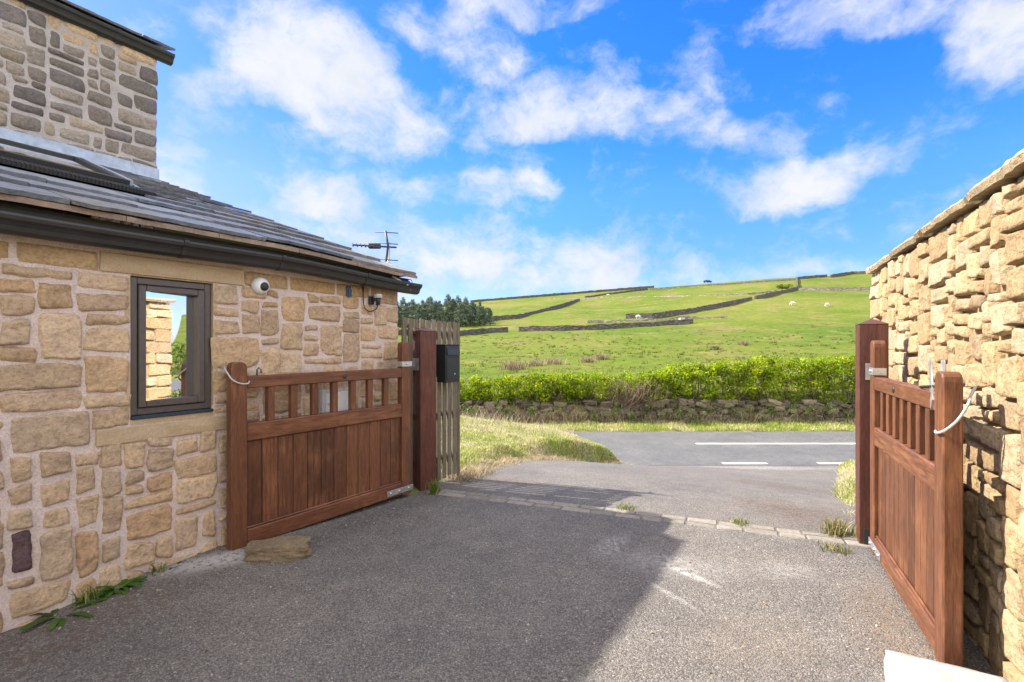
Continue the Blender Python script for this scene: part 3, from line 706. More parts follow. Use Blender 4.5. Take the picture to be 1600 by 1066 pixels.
# ------------------------------------------------------------------ small things on the house wall
def on_house(x, y, z): return HO + Matrix.Rotation(HROT, 3, 'Z') @ Vector((x, y, z))
cc = thing('security_camera', 'white dome security camera under the black gutter beside the window', 'security camera', on_house(1.46, 0, 1.895), HROT)
MY = Matrix.Rotation(R(-90), 4, 'X')
c_ = MB(); c_.lathe([(.045, .0), (.062, .004), (.064, .02), (.060, .045), (.045, .066), (.02, .076)], 24, MY); c_.build('housing', M_WHITE, cc)
c_ = MB(); MQ = Matrix.Translation((-.008, .048, -.006)) @ Matrix.Rotation(R(-100), 4, 'X') @ Matrix.Rotation(R(22), 4, 'Y')
c_.lathe([(.034, .0), (.034, .022), (.028, .036), (.012, .042)], 20, MQ); c_.build('lens', M_BLACK, cc)
sn = thing('wall_sensor', 'grey capped sensor on a black bracket with a looping cable near the house corner', 'sensor', on_house(.355, 0, 1.87), HROT)
c_ = MB(); c_.box(-.02, .03, .0, .03, -.04, .035, (1, 1, 1), .004); c_.box(-.02, .012, .03, .075, -.01, .02, (1, 1, 1), .004); c_.lathe([(.02, -.045), (.022, -.01), (.03, .02)], 14, Matrix.Translation((-.02, .075, 0))); c_.build('bracket', M_BLACK, sn)
c_ = MB(); c_.lathe([(.036, .018), (.04, .022), (.04, .05), (.036, .056), (.01, .058)], 20, Matrix.Translation((-.02, .075, 0))); c_.build('cap', M_GREYP, sn)
c_ = MB(); c_.tube([(-.02, .07, -.045), (-.02, .06, -.075), (.01, .045, -.10), (.05, .03, -.108), (.085, .02, -.085), (.10, .015, -.03), (.10, .012, .04), (.098, .01, .115)], .0055, 7); c_.build('cable', M_BLACK, sn)
c_ = MB(); c_.box(-.022, .022, .004, .026, -.045, .045, (1, 1, 1), .006)
for dx in (-.011, .009): c_.box(dx - .007, dx + .007, .022, .040, -.05, .02, (1, 1, 1), .003)
tag(c_.build('wall_clip', M_BLUE, None, on_house(.625, 0, 1.93), HROT), 'small blue plastic clip fixed high on the stone wall under the gutter', 'clip')
mx_ = thing('meter_box', 'pale grey meter box on the stone wall behind the gate bars', 'meter box', on_house(.77, 0, .84), HROT)
c_ = MB(); c_.box(-.165, .165, .004, .058, -.24, .24, (1, 1, 1), .006); c_.build('case', M_BOX, mx_)
c_ = MB(); c_.box(-.155, .135, .058, .068, -.225, .215, (1.25, 1.25, 1.28), .003); dr_ = c_.build('door', M_WHITE, mx_)
c_ = MB(); c_.lathe([(.01, 0), (.01, .006), (.005, .008)], 12, Matrix.Translation((.115, .068, .12)) @ MY); c_.build('lock', M_STEEL, dr_)
# TV aerial standing behind the roof
AX = Vector((-1.46, 6.05, 0))
an = thing('tv_aerial', 'television aerial with several cross bars on a thin mast behind the slate roof', 'aerial', AX)
c_ = MB(); c_.tube([(0, 0, 1.6), (0, 0, 2.68)], .018, 8); c_.build('mast', M_STEEL, an)
c_ = MB(); c_.tube([(-.03, -.02, 2.80), (0, -.02, 2.62), (-.02, -.02, 2.45), (-.06, -.02, 2.32)], .014, 6)
for z, w in ((2.79, .15), (2.66, .15), (2.47, .15), (2.335, .15)):
    c_.tube([(-w - .02, .05, z + .012), (w - .02, -.08, z - .03)], .006, 5)
c_.build('reflector', M_ALU, an)
c_ = MB(); c_.tube([(.08, .06, 2.62), (-.12, -.12, 2.60), (-.30, -.40, 2.56)], .011, 6); c_.box(-.2, -.06, -.16, -.1, 2.57, 2.63, (1, 1, 1), .01)
for k in range(6):
    s_ = k / 5; p = Vector((-.14 - .16 * s_, -.16 - .24 * s_, 2.595 - .03 * s_)); c_.tube([p + Vector((-.02, .04, .03)), p - Vector((-.02, .04, .03))], .006, 5)
c_.build('boom', M_ALU, an)

# ------------------------------------------------------------------ gates and posts
def gate(label, hinge, latch, front, badge_x):
    e = Vector((latch[0] - hinge[0], latch[1] - hinge[1], 0)); L = e.length
    g = thing('wooden_gate', label, 'gate', (hinge[0], hinge[1], 0), math.atan2(e.y, e.x)); sg = -front
    def bx(mbb, x0, x1, d0, d1, z0, z1, ch=.006, v=None):
        k = v or 1.0; mbb.box(x0, x1, sg * d0, sg * d1, z0, z1, (k, k, k), ch)
    def stile(name, x0, x1, top):
        q = MB(); n = 7; w = (x1 - x0) / 2; cx = (x0 + x1) / 2; pr = [(x0, .035), (x1, .035)]
        for k in range(n + 1):
            an_ = math.pi * k / n; pr.append((cx + w * abs(math.cos(an_)) ** .7 * (1 if math.cos(an_) >= 0 else -1), top - .045 + .045 * math.sin(an_) ** .8))
        V, m_ = [], len(pr)
        for d_, ins in ((0, .006), (.006, 0), (.066, 0), (.072, .006)):
            for x, z in pr: V.append((cx + (x - cx) * (1 - ins / w), sg * d_, z - (ins if z > .5 else 0)))
        F = [(r_ * m_ + j, r_ * m_ + (j + 1) % m_, (r_ + 1) * m_ + (j + 1) % m_, (r_ + 1) * m_ + j) for r_ in range(3) for j in range(m_)] + [tuple(range(m_)), tuple(3 * m_ + j for j in range(m_))]
        q.add(V, F); return q.build(name, M_WOOD_V, g, recalc=True)
    hs_ = stile('hinge_stile', 0, .11, 1.485); ls_ = stile('latch_stile', L - .112, L, 1.335)
    a, b_ = .11, L - .112
    for nm, z0, z1, d0, d1 in (('top_rail', 1.148, 1.236, .004, .068), ('middle_rail', .775, .90, .003, .069), ('bottom_rail', .04, .155, .004, .068)):
        q = MB(); bx(q, a, b_, d0, d1, z0, z1, .007); q.build(nm, M_WOOD_H, g)
    nb = 7
    for k in range(nb):
        x = a + (b_ - a) * (k + 1) / (nb + 1); q = MB(); bx(q, x - .027, x + .027, .012, .056, .90, 1.148, .004, rnd.uniform(.85, 1.15)); q.build('baluster', M_WOOD_V, g)
    q = MB(); n = 12; wd = (b_ - a) / n
    for k in range(n):
        x = a + k * wd; bx(q, x + .002, x + wd - .002, .026, .045, .155, .775, .006, rnd.uniform(.62, 1.25))
    bx(q, a, b_, .047, .055, .155, .775, 0, .4); bp = q.build('board_panel', M_WOOD_V, g)
    q = MB(); bx(q, a, b_, .012, .026, .155, .172, .006, 1.0); q.build('bead', M_WOOD_H, g)
    # hinge ironwork
    q = MB(); bx(q, -.012, .116, -.004, -.0005, 1.25, 1.298, .001); bx(q, .112, .116, 0, .072, 1.25, 1.298, 0); q.lathe([(.011, 0), (.011, .008), (.006, .012)], 8, Matrix.Translation((.055, -sg * .004, 1.274)) @ Matrix.Rotation(R(90 * front), 4, 'X').inverted())
    q.build('top_hinge', M_STEEL, g)
    q = MB(); bx(q, -.03, .30, -.003, .0035, .062, .112, .001)
    for x in (.03, .15, .26): q.lathe([(.012, 0), (.012, .006), (.004, .009)], 8, Matrix.Translation((x, -sg * .003, .087)) @ Matrix.Rotation(R(-90 if sg < 0 else 90), 4, 'X'), (.3, .3, .3))
    q.build('strap_hinge', M_STEEL, g)
    q = MB(); q.lathe([(.02, 0), (.02, .003), (.012, .006)], 16, Matrix.Translation((L * badge_x, -sg * -.004, 1.192)) @ Matrix.Rotation(R(-90 if sg < 0 else 90), 4, 'X')); q.build('badge', M_IRON, g)
    return g, L, sg
LG, LL, LS = gate('open wooden gate lying back along the stone house wall', (-.973, 4.926), (-1.917, 3.50), 1, .45)
RG, RL, RS = gate('open wooden gate standing beside the sunlit boundary wall', (2.487, 3.558), (1.883, 2.238), -1, .42)
q = MB(); q.tube([(LL - .20, -.035, 1.235), (LL - .20, -.035, 1.275), (LL - .215, -.035, 1.29), (LL - .23, -.035, 1.275), (LL - .23, -.035, 1.25)], .005, 6); q.build('staple', M_IRON, LG)
# latch fork and ring on the right gate
q = MB(); y0 = RS * .03
for dx, hgt in ((-.30, .16), (-.19, .13)):
    x = RL + dx; q.add([(x + .15, RS * -.004, 1.15), (x + .17, RS * -.004, 1.20), (x + .02, y0, 1.25 + hgt), (x - .01, y0, 1.25 + hgt - .045), (x + .15, RS * .004, 1.15), (x + .17, RS * .004, 1.20), (x + .02, y0 + RS * .006, 1.25 + hgt), (x - .01, y0 + RS * .006, 1.25 + hgt - .045)],
                       [(0, 1, 2, 3), (7, 6, 5, 4), (0, 4, 5, 1), (1, 5, 6, 2), (2, 6, 7, 3), (3, 7, 4, 0)]) if dx < -.25 else q.box(x - .02, x + .03, y0 + RS * .02, y0 + RS * .026, 1.236, 1.25 + hgt, (1, 1, 1), .002)
q.build('latch_fork', M_STEEL, RG, recalc=True)
q = MB(); q.tube([(RL - .27 + .13 * math.cos(a) * (1 if abs(math.cos(a)) < .8 else 1), RS * (.035 + .035 * math.sin(a)), 1.252 + .012 * math.cos(a)) for a in np.linspace(0, 2 * math.pi, 22)[:-1]], .0055, 6, (1, 1, 1), True); q.build('latch_ring', M_IRON, RG)
# cords round the latch stiles
def cord(label, gx, gy, pts, e, ang):
    M = Matrix.Translation((gx, gy, 0)) @ Matrix.Rotation(ang, 4, 'Z'); q = MB(); P_ = [M @ Vector(p) for p in pts]
    # smooth the line
    for _ in range(2):
        N = [P_[0]]
        for a, b_ in zip(P_, P_[1:]): N += [a * .75 + b_ * .25, a * .25 + b_ * .75]
        P_ = N + [P_[-1]]
    q.tube(P_, .006, 7); tag(q.build('cord', M_CORD), label, 'cord')
cord('white cord slung round the gate stile next to the window', *LG.location[:2], [(LL + .004, -.085, 1.30), (LL + .014, -.05, 1.28), (LL + .014, .0, 1.24), (LL + .004, .014, 1.215), (LL - .05, .012, 1.185), (LL - .112, .010, 1.18), (LL - .118, .01, 1.20)], None, LG.rotation_euler[2])
cord('white cord slung round the gate stile next to the sunlit wall', *RG.location[:2], [(RL - .06, .13, 1.27), (RL - .02, .10, 1.23), (RL + .012, .085, 1.20), (RL + .016, .05, 1.13), (RL + .014, .01, 1.085), (RL + .006, -.012, 1.068), (RL - .05, -.012, 1.06), (RL - .07, -.006, 1.065)], None, RG.rotation_euler[2])

def post(label, corner, ang, w, top):
    """corner is the nearest ground corner; ang the bearing (from +Y to +X) of the side running away on the right"""
    rr = Vector((math.sin(ang), math.cos(ang), 0)); ll = Vector((-rr.y, rr.x, 0)); c = Vector((*corner, 0)) + (rr + ll) * w / 2
    p = thing('gate_post', label, 'gate post', c, math.atan2(rr.y, rr.x)); q = MB(); h = w / 2
    q.box(-h, h, -h, h, -.3, top, (1, 1, 1), .006); q.build('shaft', M_POST, p)
    q = MB(); pk_ = .042; q.add([(-h - .001, -h - .001, top), (h + .001, -h - .001, top), (h + .001, h + .001, top), (-h - .001, h + .001, top), (0, 0, top + pk_), (-h - .001, -h - .001, top - .004), (h + .001, -h - .001, top - .004), (h + .001, h + .001, top - .004), (-h - .001, h + .001, top - .004)],
                    [(0, 1, 4), (1, 2, 4), (2, 3, 4), (3, 0, 4), (5, 6, 1, 0), (6, 7, 2, 1), (7, 8, 3, 2), (8, 5, 0, 3)], (.9, .9, .95)); q.build('cap', M_POST, p)
    return p
LP = post('dark wooden gate post by the house corner with the letterbox fence behind it', (-.91, 5.09), R(48), .19, 1.60)
RP = post('dark wooden gate post at the end of the sunlit boundary wall', (2.690, 3.655), R(26.6), .178, 1.607)
q = MB(); q.box(-.0995, -.0955, -.06, .055, 1.20, 1.32, (1, 1, 1), .001); q.box(-.135, -.0995, .02, .06, 1.235, 1.25, (1, 1, 1), .003); q.box(-.14, -.11, .04, .06, 1.19, 1.265, (.8, .8, .7), .004)
q.build('hinge_bracket', M_STEEL, LP)
q = MB(); q.box(-.094, -.0905, .0, .05, 1.20, 1.32, (1, 1, 1), .001); q.build('hinge_bracket', M_STEEL, RP)
q = MB(); q.box(-.094, -.0905, .0, .06, .0, .12, (.35, .3, .28), .001); q.build('lower_hinge_bracket', M_IRON, RP)

# ------------------------------------------------------------------ slatted fence and letterbox
F0, FD = Vector((-1.10, 5.08, 0)), Vector((.627, .78, 0)).normalized(); FL = .775
fen = thing('slatted_fence', 'short grey brown fence of upright slats behind the gate post', 'fence', F0, math.atan2(FD.y, FD.x))
# local x along the fence, local -y towards the drive
q = MB(); x = 0; pitch = .0775; k = 0
while x < FL - .02:
    top = 1.725 - .02 * x / FL + rnd.uniform(-.012, .012); g = rnd.uniform(.8, 1.25); tint = (g, g * rnd.uniform(.95, 1.03), g * rnd.uniform(.85, 1.05))
    q.box(x, x + .0535, -.026, 0, .03 + rnd.uniform(-.015, .015), top, tint, .003)
    x += pitch
q.build('slat_panel', M_FENCE, fen)
for z in (.25, .72, 1.18, 1.58):
    q = MB(); q.box(-.02, FL, .0005, .03, z - .03, z + .03, (.8, .8, .8), .004); q.build('rail', M_FENCE, fen)
q = MB(); q.box(FL - .012, FL + .035, -.02, .065, -.2, 1.70, (.75, .72, .65), .004); q.build('post', M_FENCE, fen)
lb_ = thing('letterbox', 'black metal letterbox hung on the slatted fence beside the gate post', 'letterbox', F0 + FD * .545 + Vector((FD.y, -FD.x, 0)) * .018 + Vector((0, 0, 1.06)), math.atan2(FD.y, FD.x))
q = MB(); q.box(-.10, .115, -.012, -.001, .08, .40, (1, 1, 1), .002); q.build('back_plate', M_MAIL, lb_)
q = MB(); q.box(-.10, .10, -.155, -.013, 0, .395, (1, 1, 1), .006); q.build('body', M_MAIL, lb_)
q = MB(); q.box(-.088, .088, -.164, -.155, .03, .27, (1, 1, 1), .004); dr_ = q.build('door', M_MAIL, lb_)
q = MB(); q.lathe([(.008, 0), (.008, .004), (.004, .005)], 10, Matrix.Translation((.02, -.164, .09)) @ Matrix.Rotation(R(90), 4, 'X')); q.build('lock', M_STEEL, dr_)
q = MB(); q.prism([(-.155, .285), (-.172, .29), (-.168, .345), (-.155, .36)], -.092, .092); q.box(-.09, -.07, -.166, -.155, .29, .37, (1, 1, 1), .002); q.build('flap', M_MAIL, lb_, recalc=True)
q = MB(); q.box(-.104, .104, -.158, -.004, .395, .402, (1.2, 1.2, 1.2), .003); q.build('lid', M_MAIL, lb_)

# ------------------------------------------------------------------ sunlit boundary wall on the right
WL = 6.9; WD = Vector((.447, .894, 0)).normalized(); W1 = Vector((3.51, 5.0, 0)); W0 = W1 - WD * WL
bw = thing('boundary_wall', 'tall sunlit boundary wall of squared golden stone with flat coping', 'wall', W0, math.atan2(WD.y, WD.x))
mb, sb = MB(), MB(); WT = 2.13; fr_ = lambda x, z, o: (x, o, z)
mortar_sheet(mb, fr_, 0, WL, -.3, WT, [], .008, -.026)
QR = []; z = -.16; k = 0
while z < WT - .06:
    h = rnd.uniform(.10, .2); QR.append((WL - ((.42 if k % 2 else .26) + rnd.uniform(-.04, .05)), WL + .015, z, min(z + h, WT))); z += h; k += 1
for r_ in pack(0, WL, -.2, WT, QR, .036, [2, 2, 3, 3, 4, 4, 5, 6], [4, 5, 5, 6, 7, 8, 9]) + QR:
    if (r_[1] - r_[0]) < .05 or (r_[3] - r_[2]) < .04: continue
    rock_face(sb, fr_, r_, rnd.uniform(.003, .010), rnd.uniform(.0, .014), (.0125 if r_[0] > 2.9 else .02) if r_[0] > 2.2 else .05, pick(GOLD, .84, 1.12), rnd.choice((.005, .007, .010)), rnd.uniform(.0, .04), rnd.choice((30, 44, 60)), .016, .032, .11, .22)
fe2 = lambda x, z, o: (WL + o, -x, z)
mortar_sheet(mb, fe2, 0, .45, -.7, WT, [], .005, -.03)
for r_ in pack(0, .45, -.6, WT, [], .04, [3, 4, 5], [4, 5, 6]): rock_face(sb, fe2, r_, .012, .01, .04, pick(GOLD), .01, .15, 12, .01, .04)
mb.box(0, WL - .04, -.44, -.42, -.7, WT); mb.box(0, WL - .04, -.42, -.05, WT - .02, WT - .005)
wl_ = mb.build('wall_core', M_MORTAR_R, bw); sb.build('wall_stone', M_STONE_R, wl_)
cp = MB(); x = 0
while x < WL:
    L = min(rnd.uniform(.55, .95), WL + .05 - x); n = 14; V = []; sd = rnd.uniform(0, 99); z0 = WT + .004 + rnd.uniform(0, .012); th = rnd.uniform(.045, .065); tl = rnd.uniform(-.012, .012)
    for i_ in range(n + 1):
        xx = x + .004 + (L - .008) * i_ / n; o = .055 + .02 * n3(xx * 5, sd, 0) + .014 * n3(xx * 19, sd, 1); zz = z0 + tl * (i_ / n - .5) * 2 + .006 * n3(xx * 10, sd, 4)
        V += [(xx, o - .012, zz), (xx, o, zz + th * .55), (xx, o - .02 + .01 * n3(xx * 23, sd, 2), zz + th), (xx, -.5, zz + th), (xx, -.5, zz)]
    F = [(i_ * 5 + a, i_ * 5 + (a + 1) % 5, i_ * 5 + 5 + (a + 1) % 5, i_ * 5 + 5 + a) for i_ in range(n) for a in range(5)] + [(4, 3, 2, 1, 0), tuple(n * 5 + a for a in range(5))]
    cp.add(V, F, pick([(.46, .36, .225), (.50, .40, .26), (.43, .34, .215)])); x += L
cp.build('coping', M_STONE_R, bw, recalc=True)

# ------------------------------------------------------------------ loose stones
def boulder(name, label, cat, loc, rz, dims, mat, col, sd, sub=4, amp=.12, sq=.6):
    bm = bmesh.new(); bmesh.ops.create_cube(bm, size=2); bmesh.ops.subdivide_edges(bm, edges=bm.edges, cuts=9, use_grid_fill=True)
    for v in bm.verts:
        p = v.co.copy(); s_ = p.normalized(); p = p * sq + s_ * (1 - sq) * 1.15
        p *= 1 + amp * mnoise.fractal(p * 1.3 + Vector((sd, 0, 0)), 1, 2, 4)
        v.co = Vector((p.x * dims[0], p.y * dims[1], p.z * dims[2]))
    q = MB(); q.add([v.co for v in bm.verts], [[v.index for v in f.verts] for f in bm.faces], col, name == 'white_stone'); bm.free()
    return tag(q.build(name, mat, None, loc, rz), label, cat)
boulder('gate_stone', 'flat brown stone holding back the open gate near the house window', 'stone', (-1.60, 3.50, .045), R(14), (.20, .10, .060), M_STONE_UP, (.24, .185, .12), 3, 4, .16, .78)
boulder('white_stone', 'white stone block at the foot of the sunlit gate', 'stone', (1.76, 2.05, .04), R(-28), (.21, .13, .075), M_WHITE_STONE, (1, 1, 1), 9, 4, .05, .85)

# ------------------------------------------------------------------ roadside bank wall, hedges
def rock_lump(mbb, c, d, col, sd, rot):
    bm = bmesh.new(); bmesh.ops.create_cube(bm, size=2); bmesh.ops.subdivide_edges(bm, edges=bm.edges, cuts=2, use_grid_fill=True); M = Matrix.Rotation(rot, 3, 'Y')
    V = []
    for v in bm.verts:
        p = v.co * .72 + v.co.normalized() * .36; p *= 1 + .22 * n3(p.x * 1.2 + sd, p.y * 1.2, p.z * 1.2); V.append(Vector(c) + M @ Vector((p.x * d[0], p.y * d[1], p.z * d[2])))
    mbb.add(V, [[v.index for v in f.verts] for f in bm.faces], col); bm.free()
bk = MB(); z = -1.08
for row in range(8):
    x = -16 + rnd.uniform(0, .3)
    while x < 30:
        L = rnd.uniform(.16, .46); keep = .93 if x > 3 else .8
        hgt = .055 + rnd.uniform(0, .03)
        if rnd.random() < keep - .05 * row * (1 if x < 5 else .4): rock_lump(bk, (x + L / 2, 16.78 + .035 * row + rnd.uniform(-.05, .05), z + row * .092 + rnd.uniform(-.02, .02) + .04 * n3(x * .6, 0, 0)), (L / 2 * .97, .12, hgt), pick([(.17, .138, .097), (.13, .11, .077), (.23, .19, .13), (.09, .075, .052)], .7, 1.25), rnd.uniform(0, 99), rnd.uniform(-.3, .3))
        x += L * rnd.uniform(.98, 1.25)
tag(bk.build('roadside_wall', M_STONE_UP), 'low tumbledown dry stone wall along the far side of the road', 'wall')

def leaves(C, size, cols, rng, flat=.0):
    """quads at centres C (n,3)"""
    n = len(C); a = rng.normal(size=(n, 3)); a[:, 2] += flat * 0; a /= np.linalg.norm(a, axis=1)[:, None]
    b_ = rng.normal(size=(n, 3)); b_ = np.cross(a, b_); b_ /= np.linalg.norm(b_, axis=1)[:, None]
    s = size[:, None]; V = np.stack([C - a * s, C + b_ * s * .55, C + a * s, C - b_ * s * .55], 1).reshape(-1, 3)
    return V, np.arange(4 * n).reshape(n, 4), cols
def clump_cloud(centres, radii, per, rng):
    out = []
    for c, r_ in zip(centres, radii):
        k = max(4, int(per * rng.uniform(.6, 1.3))); d_ = rng.normal(size=(k, 3)); d_ /= np.linalg.norm(d_, axis=1)[:, None]
        out.append(c + d_ * (r_ * rng.uniform(.35, 1.0, k) ** .6)[:, None] * np.array([1, 1, .8]))
    return out
def twigs(P0, P1, r_, cols):
    """three sided sticks"""
    n = len(P0); d_ = P1 - P0; d_ /= np.linalg.norm(d_, axis=1)[:, None] + 1e-9; e1 = np.cross(d_, np.array([.3, .9, .2])); e1 /= np.linalg.norm(e1, axis=1)[:, None]; e2 = np.cross(d_, e1)
    ring_ = [e1 * math.cos(a) + e2 * math.sin(a) for a in (0, 2.09, 4.19)]
    V = np.stack([P0 + k * r_[:, None] for k in ring_] + [P1 + k * r_[:, None] * .5 for k in ring_], 1).reshape(-1, 3)
    base = np.arange(n)[:, None] * 6; F = np.concatenate([base + np.array([[0, 1, 4, 3]]), base + np.array([[1, 2, 5, 4]]), base + np.array([[2, 0, 3, 5]])], 0)
    return V, F, np.concatenate([cols] * 3)
def hedge(label, x0, x1, top, seed, dens, bare):
    rng = np.random.default_rng(seed); h = thing('hedge', label, 'hedge', (0, 0, 0)); cen, rad, base = [], [], []
    n = int((x1 - x0) * dens)
    for _ in range(n):
        x = rng.uniform(x0, x1); tp = float(np.interp(x, *top)) + .12 * n3(x * 1.1, seed, 0); lo = -.42 + .1 * n3(x * .9, 3, seed)
        z = lo + (tp - lo) * rng.uniform(0, 1) ** .75; y = 17.45 + rng.uniform(-.5, .55) * (1 - .35 * (z - lo) / max(.2, tp - lo))
        if rng.uniform() < float(np.interp(x, *bare)) + .25 * (n3(x * 2, z * 3, seed) > .12): continue
        cen.append((x, y, z)); rad.append(rng.uniform(.12, .26)); base.append(rng.uniform(.5, 1.25))
    cl = clump_cloud(np.array(cen), rad, 84, rng); C = np.concatenate(cl); bs = np.concatenate([np.full(len(c), k) for c, k in zip(cl, base)])
    col = np.array([.315, .435, .007]) * (bs * rng.choice([.35, .7, .9, 1.0, 1.15, 1.35], len(C)))[:, None] * (1 + rng.normal(size=(len(C), 3)) * [.12, .05, .1])
    np_mesh('foliage', *leaves(C, rng.uniform(.022, .048, len(C)), np.clip(col, .004, .5), rng), M_LEAF, h)
    m_ = int((x1 - x0) * 60); xx = rng.uniform(x0, x1, m_); P0 = np.c_[xx, 17.5 + rng.uniform(-.4, .4, m_), -.55 + rng.uniform(-.1, .2, m_)]
    tp = np.interp(xx, *top); ln = rng.uniform(.25, 1.05, m_) * (tp + .55); P1 = P0 + np.c_[rng.normal(0, .22, m_), rng.normal(-.05, .2, m_), ln]
    k = rng.uniform(.6, 1.3, m_)[:, None]; V, F, c = twigs(P0, P1, rng.uniform(.004, .011, m_), np.array([.15, .11, .075]) * k)
    np_mesh('twigs', V, F, c, M_TWIG, h); return h
hedge('bright green hedge above the roadside wall on the side nearer the fence', -15, 4.3, ([-15, -1.6, 2.0, 3.0, 4.3], [.22, .26, .46, .44, .38]), 3, 62, ([-15, 2.4, 3.2, 4.3], [.05, .08, .38, .5]))
hedge('taller bright green hedge above the roadside wall reaching to the gate post', 4.2, 28, ([4.2, 5.2, 6, 8.5, 11.6, 28], [.36, .60, .79, .92, 1.0, 1.15]), 5, 80, ([4.2, 5.0, 9.5, 11, 28], [.45, .12, .10, .3, .2]))
# bare bramble between the two hedges
rng = np.random.default_rng(11); m_ = 520; xx = rng.normal(4.0, .5, m_); P0 = np.c_[xx, 17.2 + rng.uniform(-.4, .4, m_), np.full(m_, -.6)]
P1 = P0 + np.c_[rng.normal(0, .35, m_), rng.normal(-.1, .25, m_), rng.uniform(.2, 1.0, m_)]
V, F, c = twigs(P0, P1, rng.uniform(.004, .012, m_), np.array([.21, .15, .105]) * rng.uniform(.6, 1.3, m_)[:, None])
br_ = thing('bramble_bush', 'bare brown bramble bush filling the gap between the two green hedges', 'bush'); np_mesh('stems', V, F, c, M_TWIG, br_)

def bush(label, p, n, sx, sz, col, seed):
    rng = np.random.default_rng(seed); cen = np.c_[p[0] + rng.normal(0, sx, n), p[1] + rng.normal(0, sx, n), p[2] + rng.uniform(0, sz, n)]; cl = clump_cloud(cen, rng.uniform(.15, .35, n), 50, rng); C = np.concatenate(cl)
    return tag(np_mesh('bush', *leaves(C, rng.uniform(.03, .06, len(C)), np.array(col) * rng.uniform(.6, 1.4, len(C))[:, None], rng), M_LEAF), label, 'bush')
bush('leafy green bush behind the boundary wall, mirrored in the house window', (7.0, 6.6, -.5), 130, .75, 2.0, (.13, .19, .03), 77)

# ------------------------------------------------------------------ grass
def blades(P, h, w, cols, rng, lean=.35, dirb=None):
    """each blade: a bent strip of one quad and a tip (as two quads)"""
    n = len(P); an = rng.uniform(0, 2 * math.pi, n); sd = np.c_[np.cos(an), np.sin(an), np.zeros(n)]; ln = rng.normal(0, lean, (n, 2)) * h[:, None]
    if dirb is not None: ln += np.array(dirb) * h[:, None]
    mid = P + np.c_[ln * .35, h * .6]; tip = P + np.c_[ln, h]
    W_ = w[:, None] * sd; V = np.stack([P - W_, P + W_, mid + W_ * .7, mid - W_ * .7, tip + W_ * .12, tip - W_ * .12], 1).reshape(-1, 3)
    b_ = np.arange(n)[:, None] * 6; F = np.concatenate([b_ + np.array([[0, 1, 2, 3]]), b_ + np.array([[3, 2, 4, 5]])], 0); return V, F, np.concatenate([cols, cols])
def gcol(n, rng, dry, g=(.14, .215, .03), d_=(.33, .27, .13)):
    k = (rng.uniform(size=n) < dry)[:, None]; return np.where(k, np.array(d_), np.array(g)) * rng.uniform(.65, 1.3, n)[:, None]
def turf(name, n, xf, yf, hr, dry, seed, keep=None):
    rng = np.random.default_rng(seed); Y = yf(rng, n); X = xf(rng, n, Y)
    if keep is not None: k = keep(X, Y); X, Y = X[k], Y[k]
    Z = ground_z(X, Y); P = np.c_[X, Y, Z - .01]; n = len(X); pt_ = fbm(X, Y, .9); dv = np.clip(dry + pt_ * .55, .05, .9)
    h = rng.uniform(*hr, n) * (1 + .6 * np.clip(fbm(X, Y, 2.2), -.6, 1)); rngd = rng.uniform(size=n) < dv
    c = np.where(rngd[:, None], np.array([.66, .57, .36]), np.array([.33, .41, .065])) * rng.uniform(.65, 1.3, n)[:, None]
    V, F, c = blades(P, h, rng.uniform(.002, .0045, n) * (1 + P[:, 1] / 12), c, rng); tag(np_mesh(name, V, F, c, M_BLADE), kind='stuff')
turf('grass', 60000, lambda r, n, Y: x_left(Y) - r.exponential(1.1, n) - .02, lambda r, n: r.uniform(5.35, 11.5, n), (.015, .055), .48, 21, lambda X, Y: (X > -6) & ~((X < -.5) & (Y < 5.75)))
rng = np.random.default_rng(24); n = 7000; Y = rng.uniform(5.5, 11.2, n); X = x_left(Y) + rng.normal(.0, .10, n); P = np.c_[X, Y, ground_z(X, Y)]
P[:, 2] = np.maximum(P[:, 2], drive_z(X, Y)) - .008
V, F, c = blades(P, rng.uniform(.02, .09, n) * (.5 + np.clip(fbm(X, Y, 1.7) + .5, 0, 1)), rng.uniform(.003, .006, n), np.array([.52, .42, .26]) * rng.uniform(.45, 1.2, n)[:, None], rng, .7); tag(np_mesh('dry_grass', V, F, c, M_BLADE), kind='stuff')
turf('grass', 15000, lambda r, n, Y: x_right(Y) + r.exponential(.45, n) + .02, lambda r, n: r.uniform(3.75, 11.2, n), (.02, .10), .68, 22, lambda X, Y: X < 8)
turf('grass', 26000, lambda r, n, Y: r.uniform(-6, 14, n), lambda r, n: r.uniform(15.72, 16.75, n), (.04, .13), .4, 23)
# tall dry stalks on the bank and at the back of the verge
rng = np.random.default_rng(31); n = 4200; X = np.where(rng.uniform(size=n) < .62, rng.uniform(-5, 2.4, n), rng.uniform(2, 13, n)); Y = rng.uniform(16.5, 17.0, n); P = np.c_[X, Y, ground_z(X, Y) - .03]
V, F, c = blades(P, rng.uniform(.15, .6, n), rng.uniform(.004, .008, n), np.array([.36, .28, .19]) * rng.uniform(.5, 1.25, n)[:, None], rng, .5); tag(np_mesh('dry_grass', V, F, c, M_BLADE), kind='stuff')
rng = np.random.default_rng(32); n = 750; Y = rng.uniform(9.6, 11.2, n); X = rng.uniform(-1.6, 1.3, n); P = np.c_[X, Y, ground_z(X, Y) - .02]
V, F, c = blades(P, rng.uniform(.08, .30, n), rng.uniform(.002, .004, n), np.array([.62, .54, .36]) * rng.uniform(.6, 1.2, n)[:, None], rng, .4, (.25, 0)); tag(np_mesh('dry_grass', V, F, c, M_BLADE), kind='stuff')
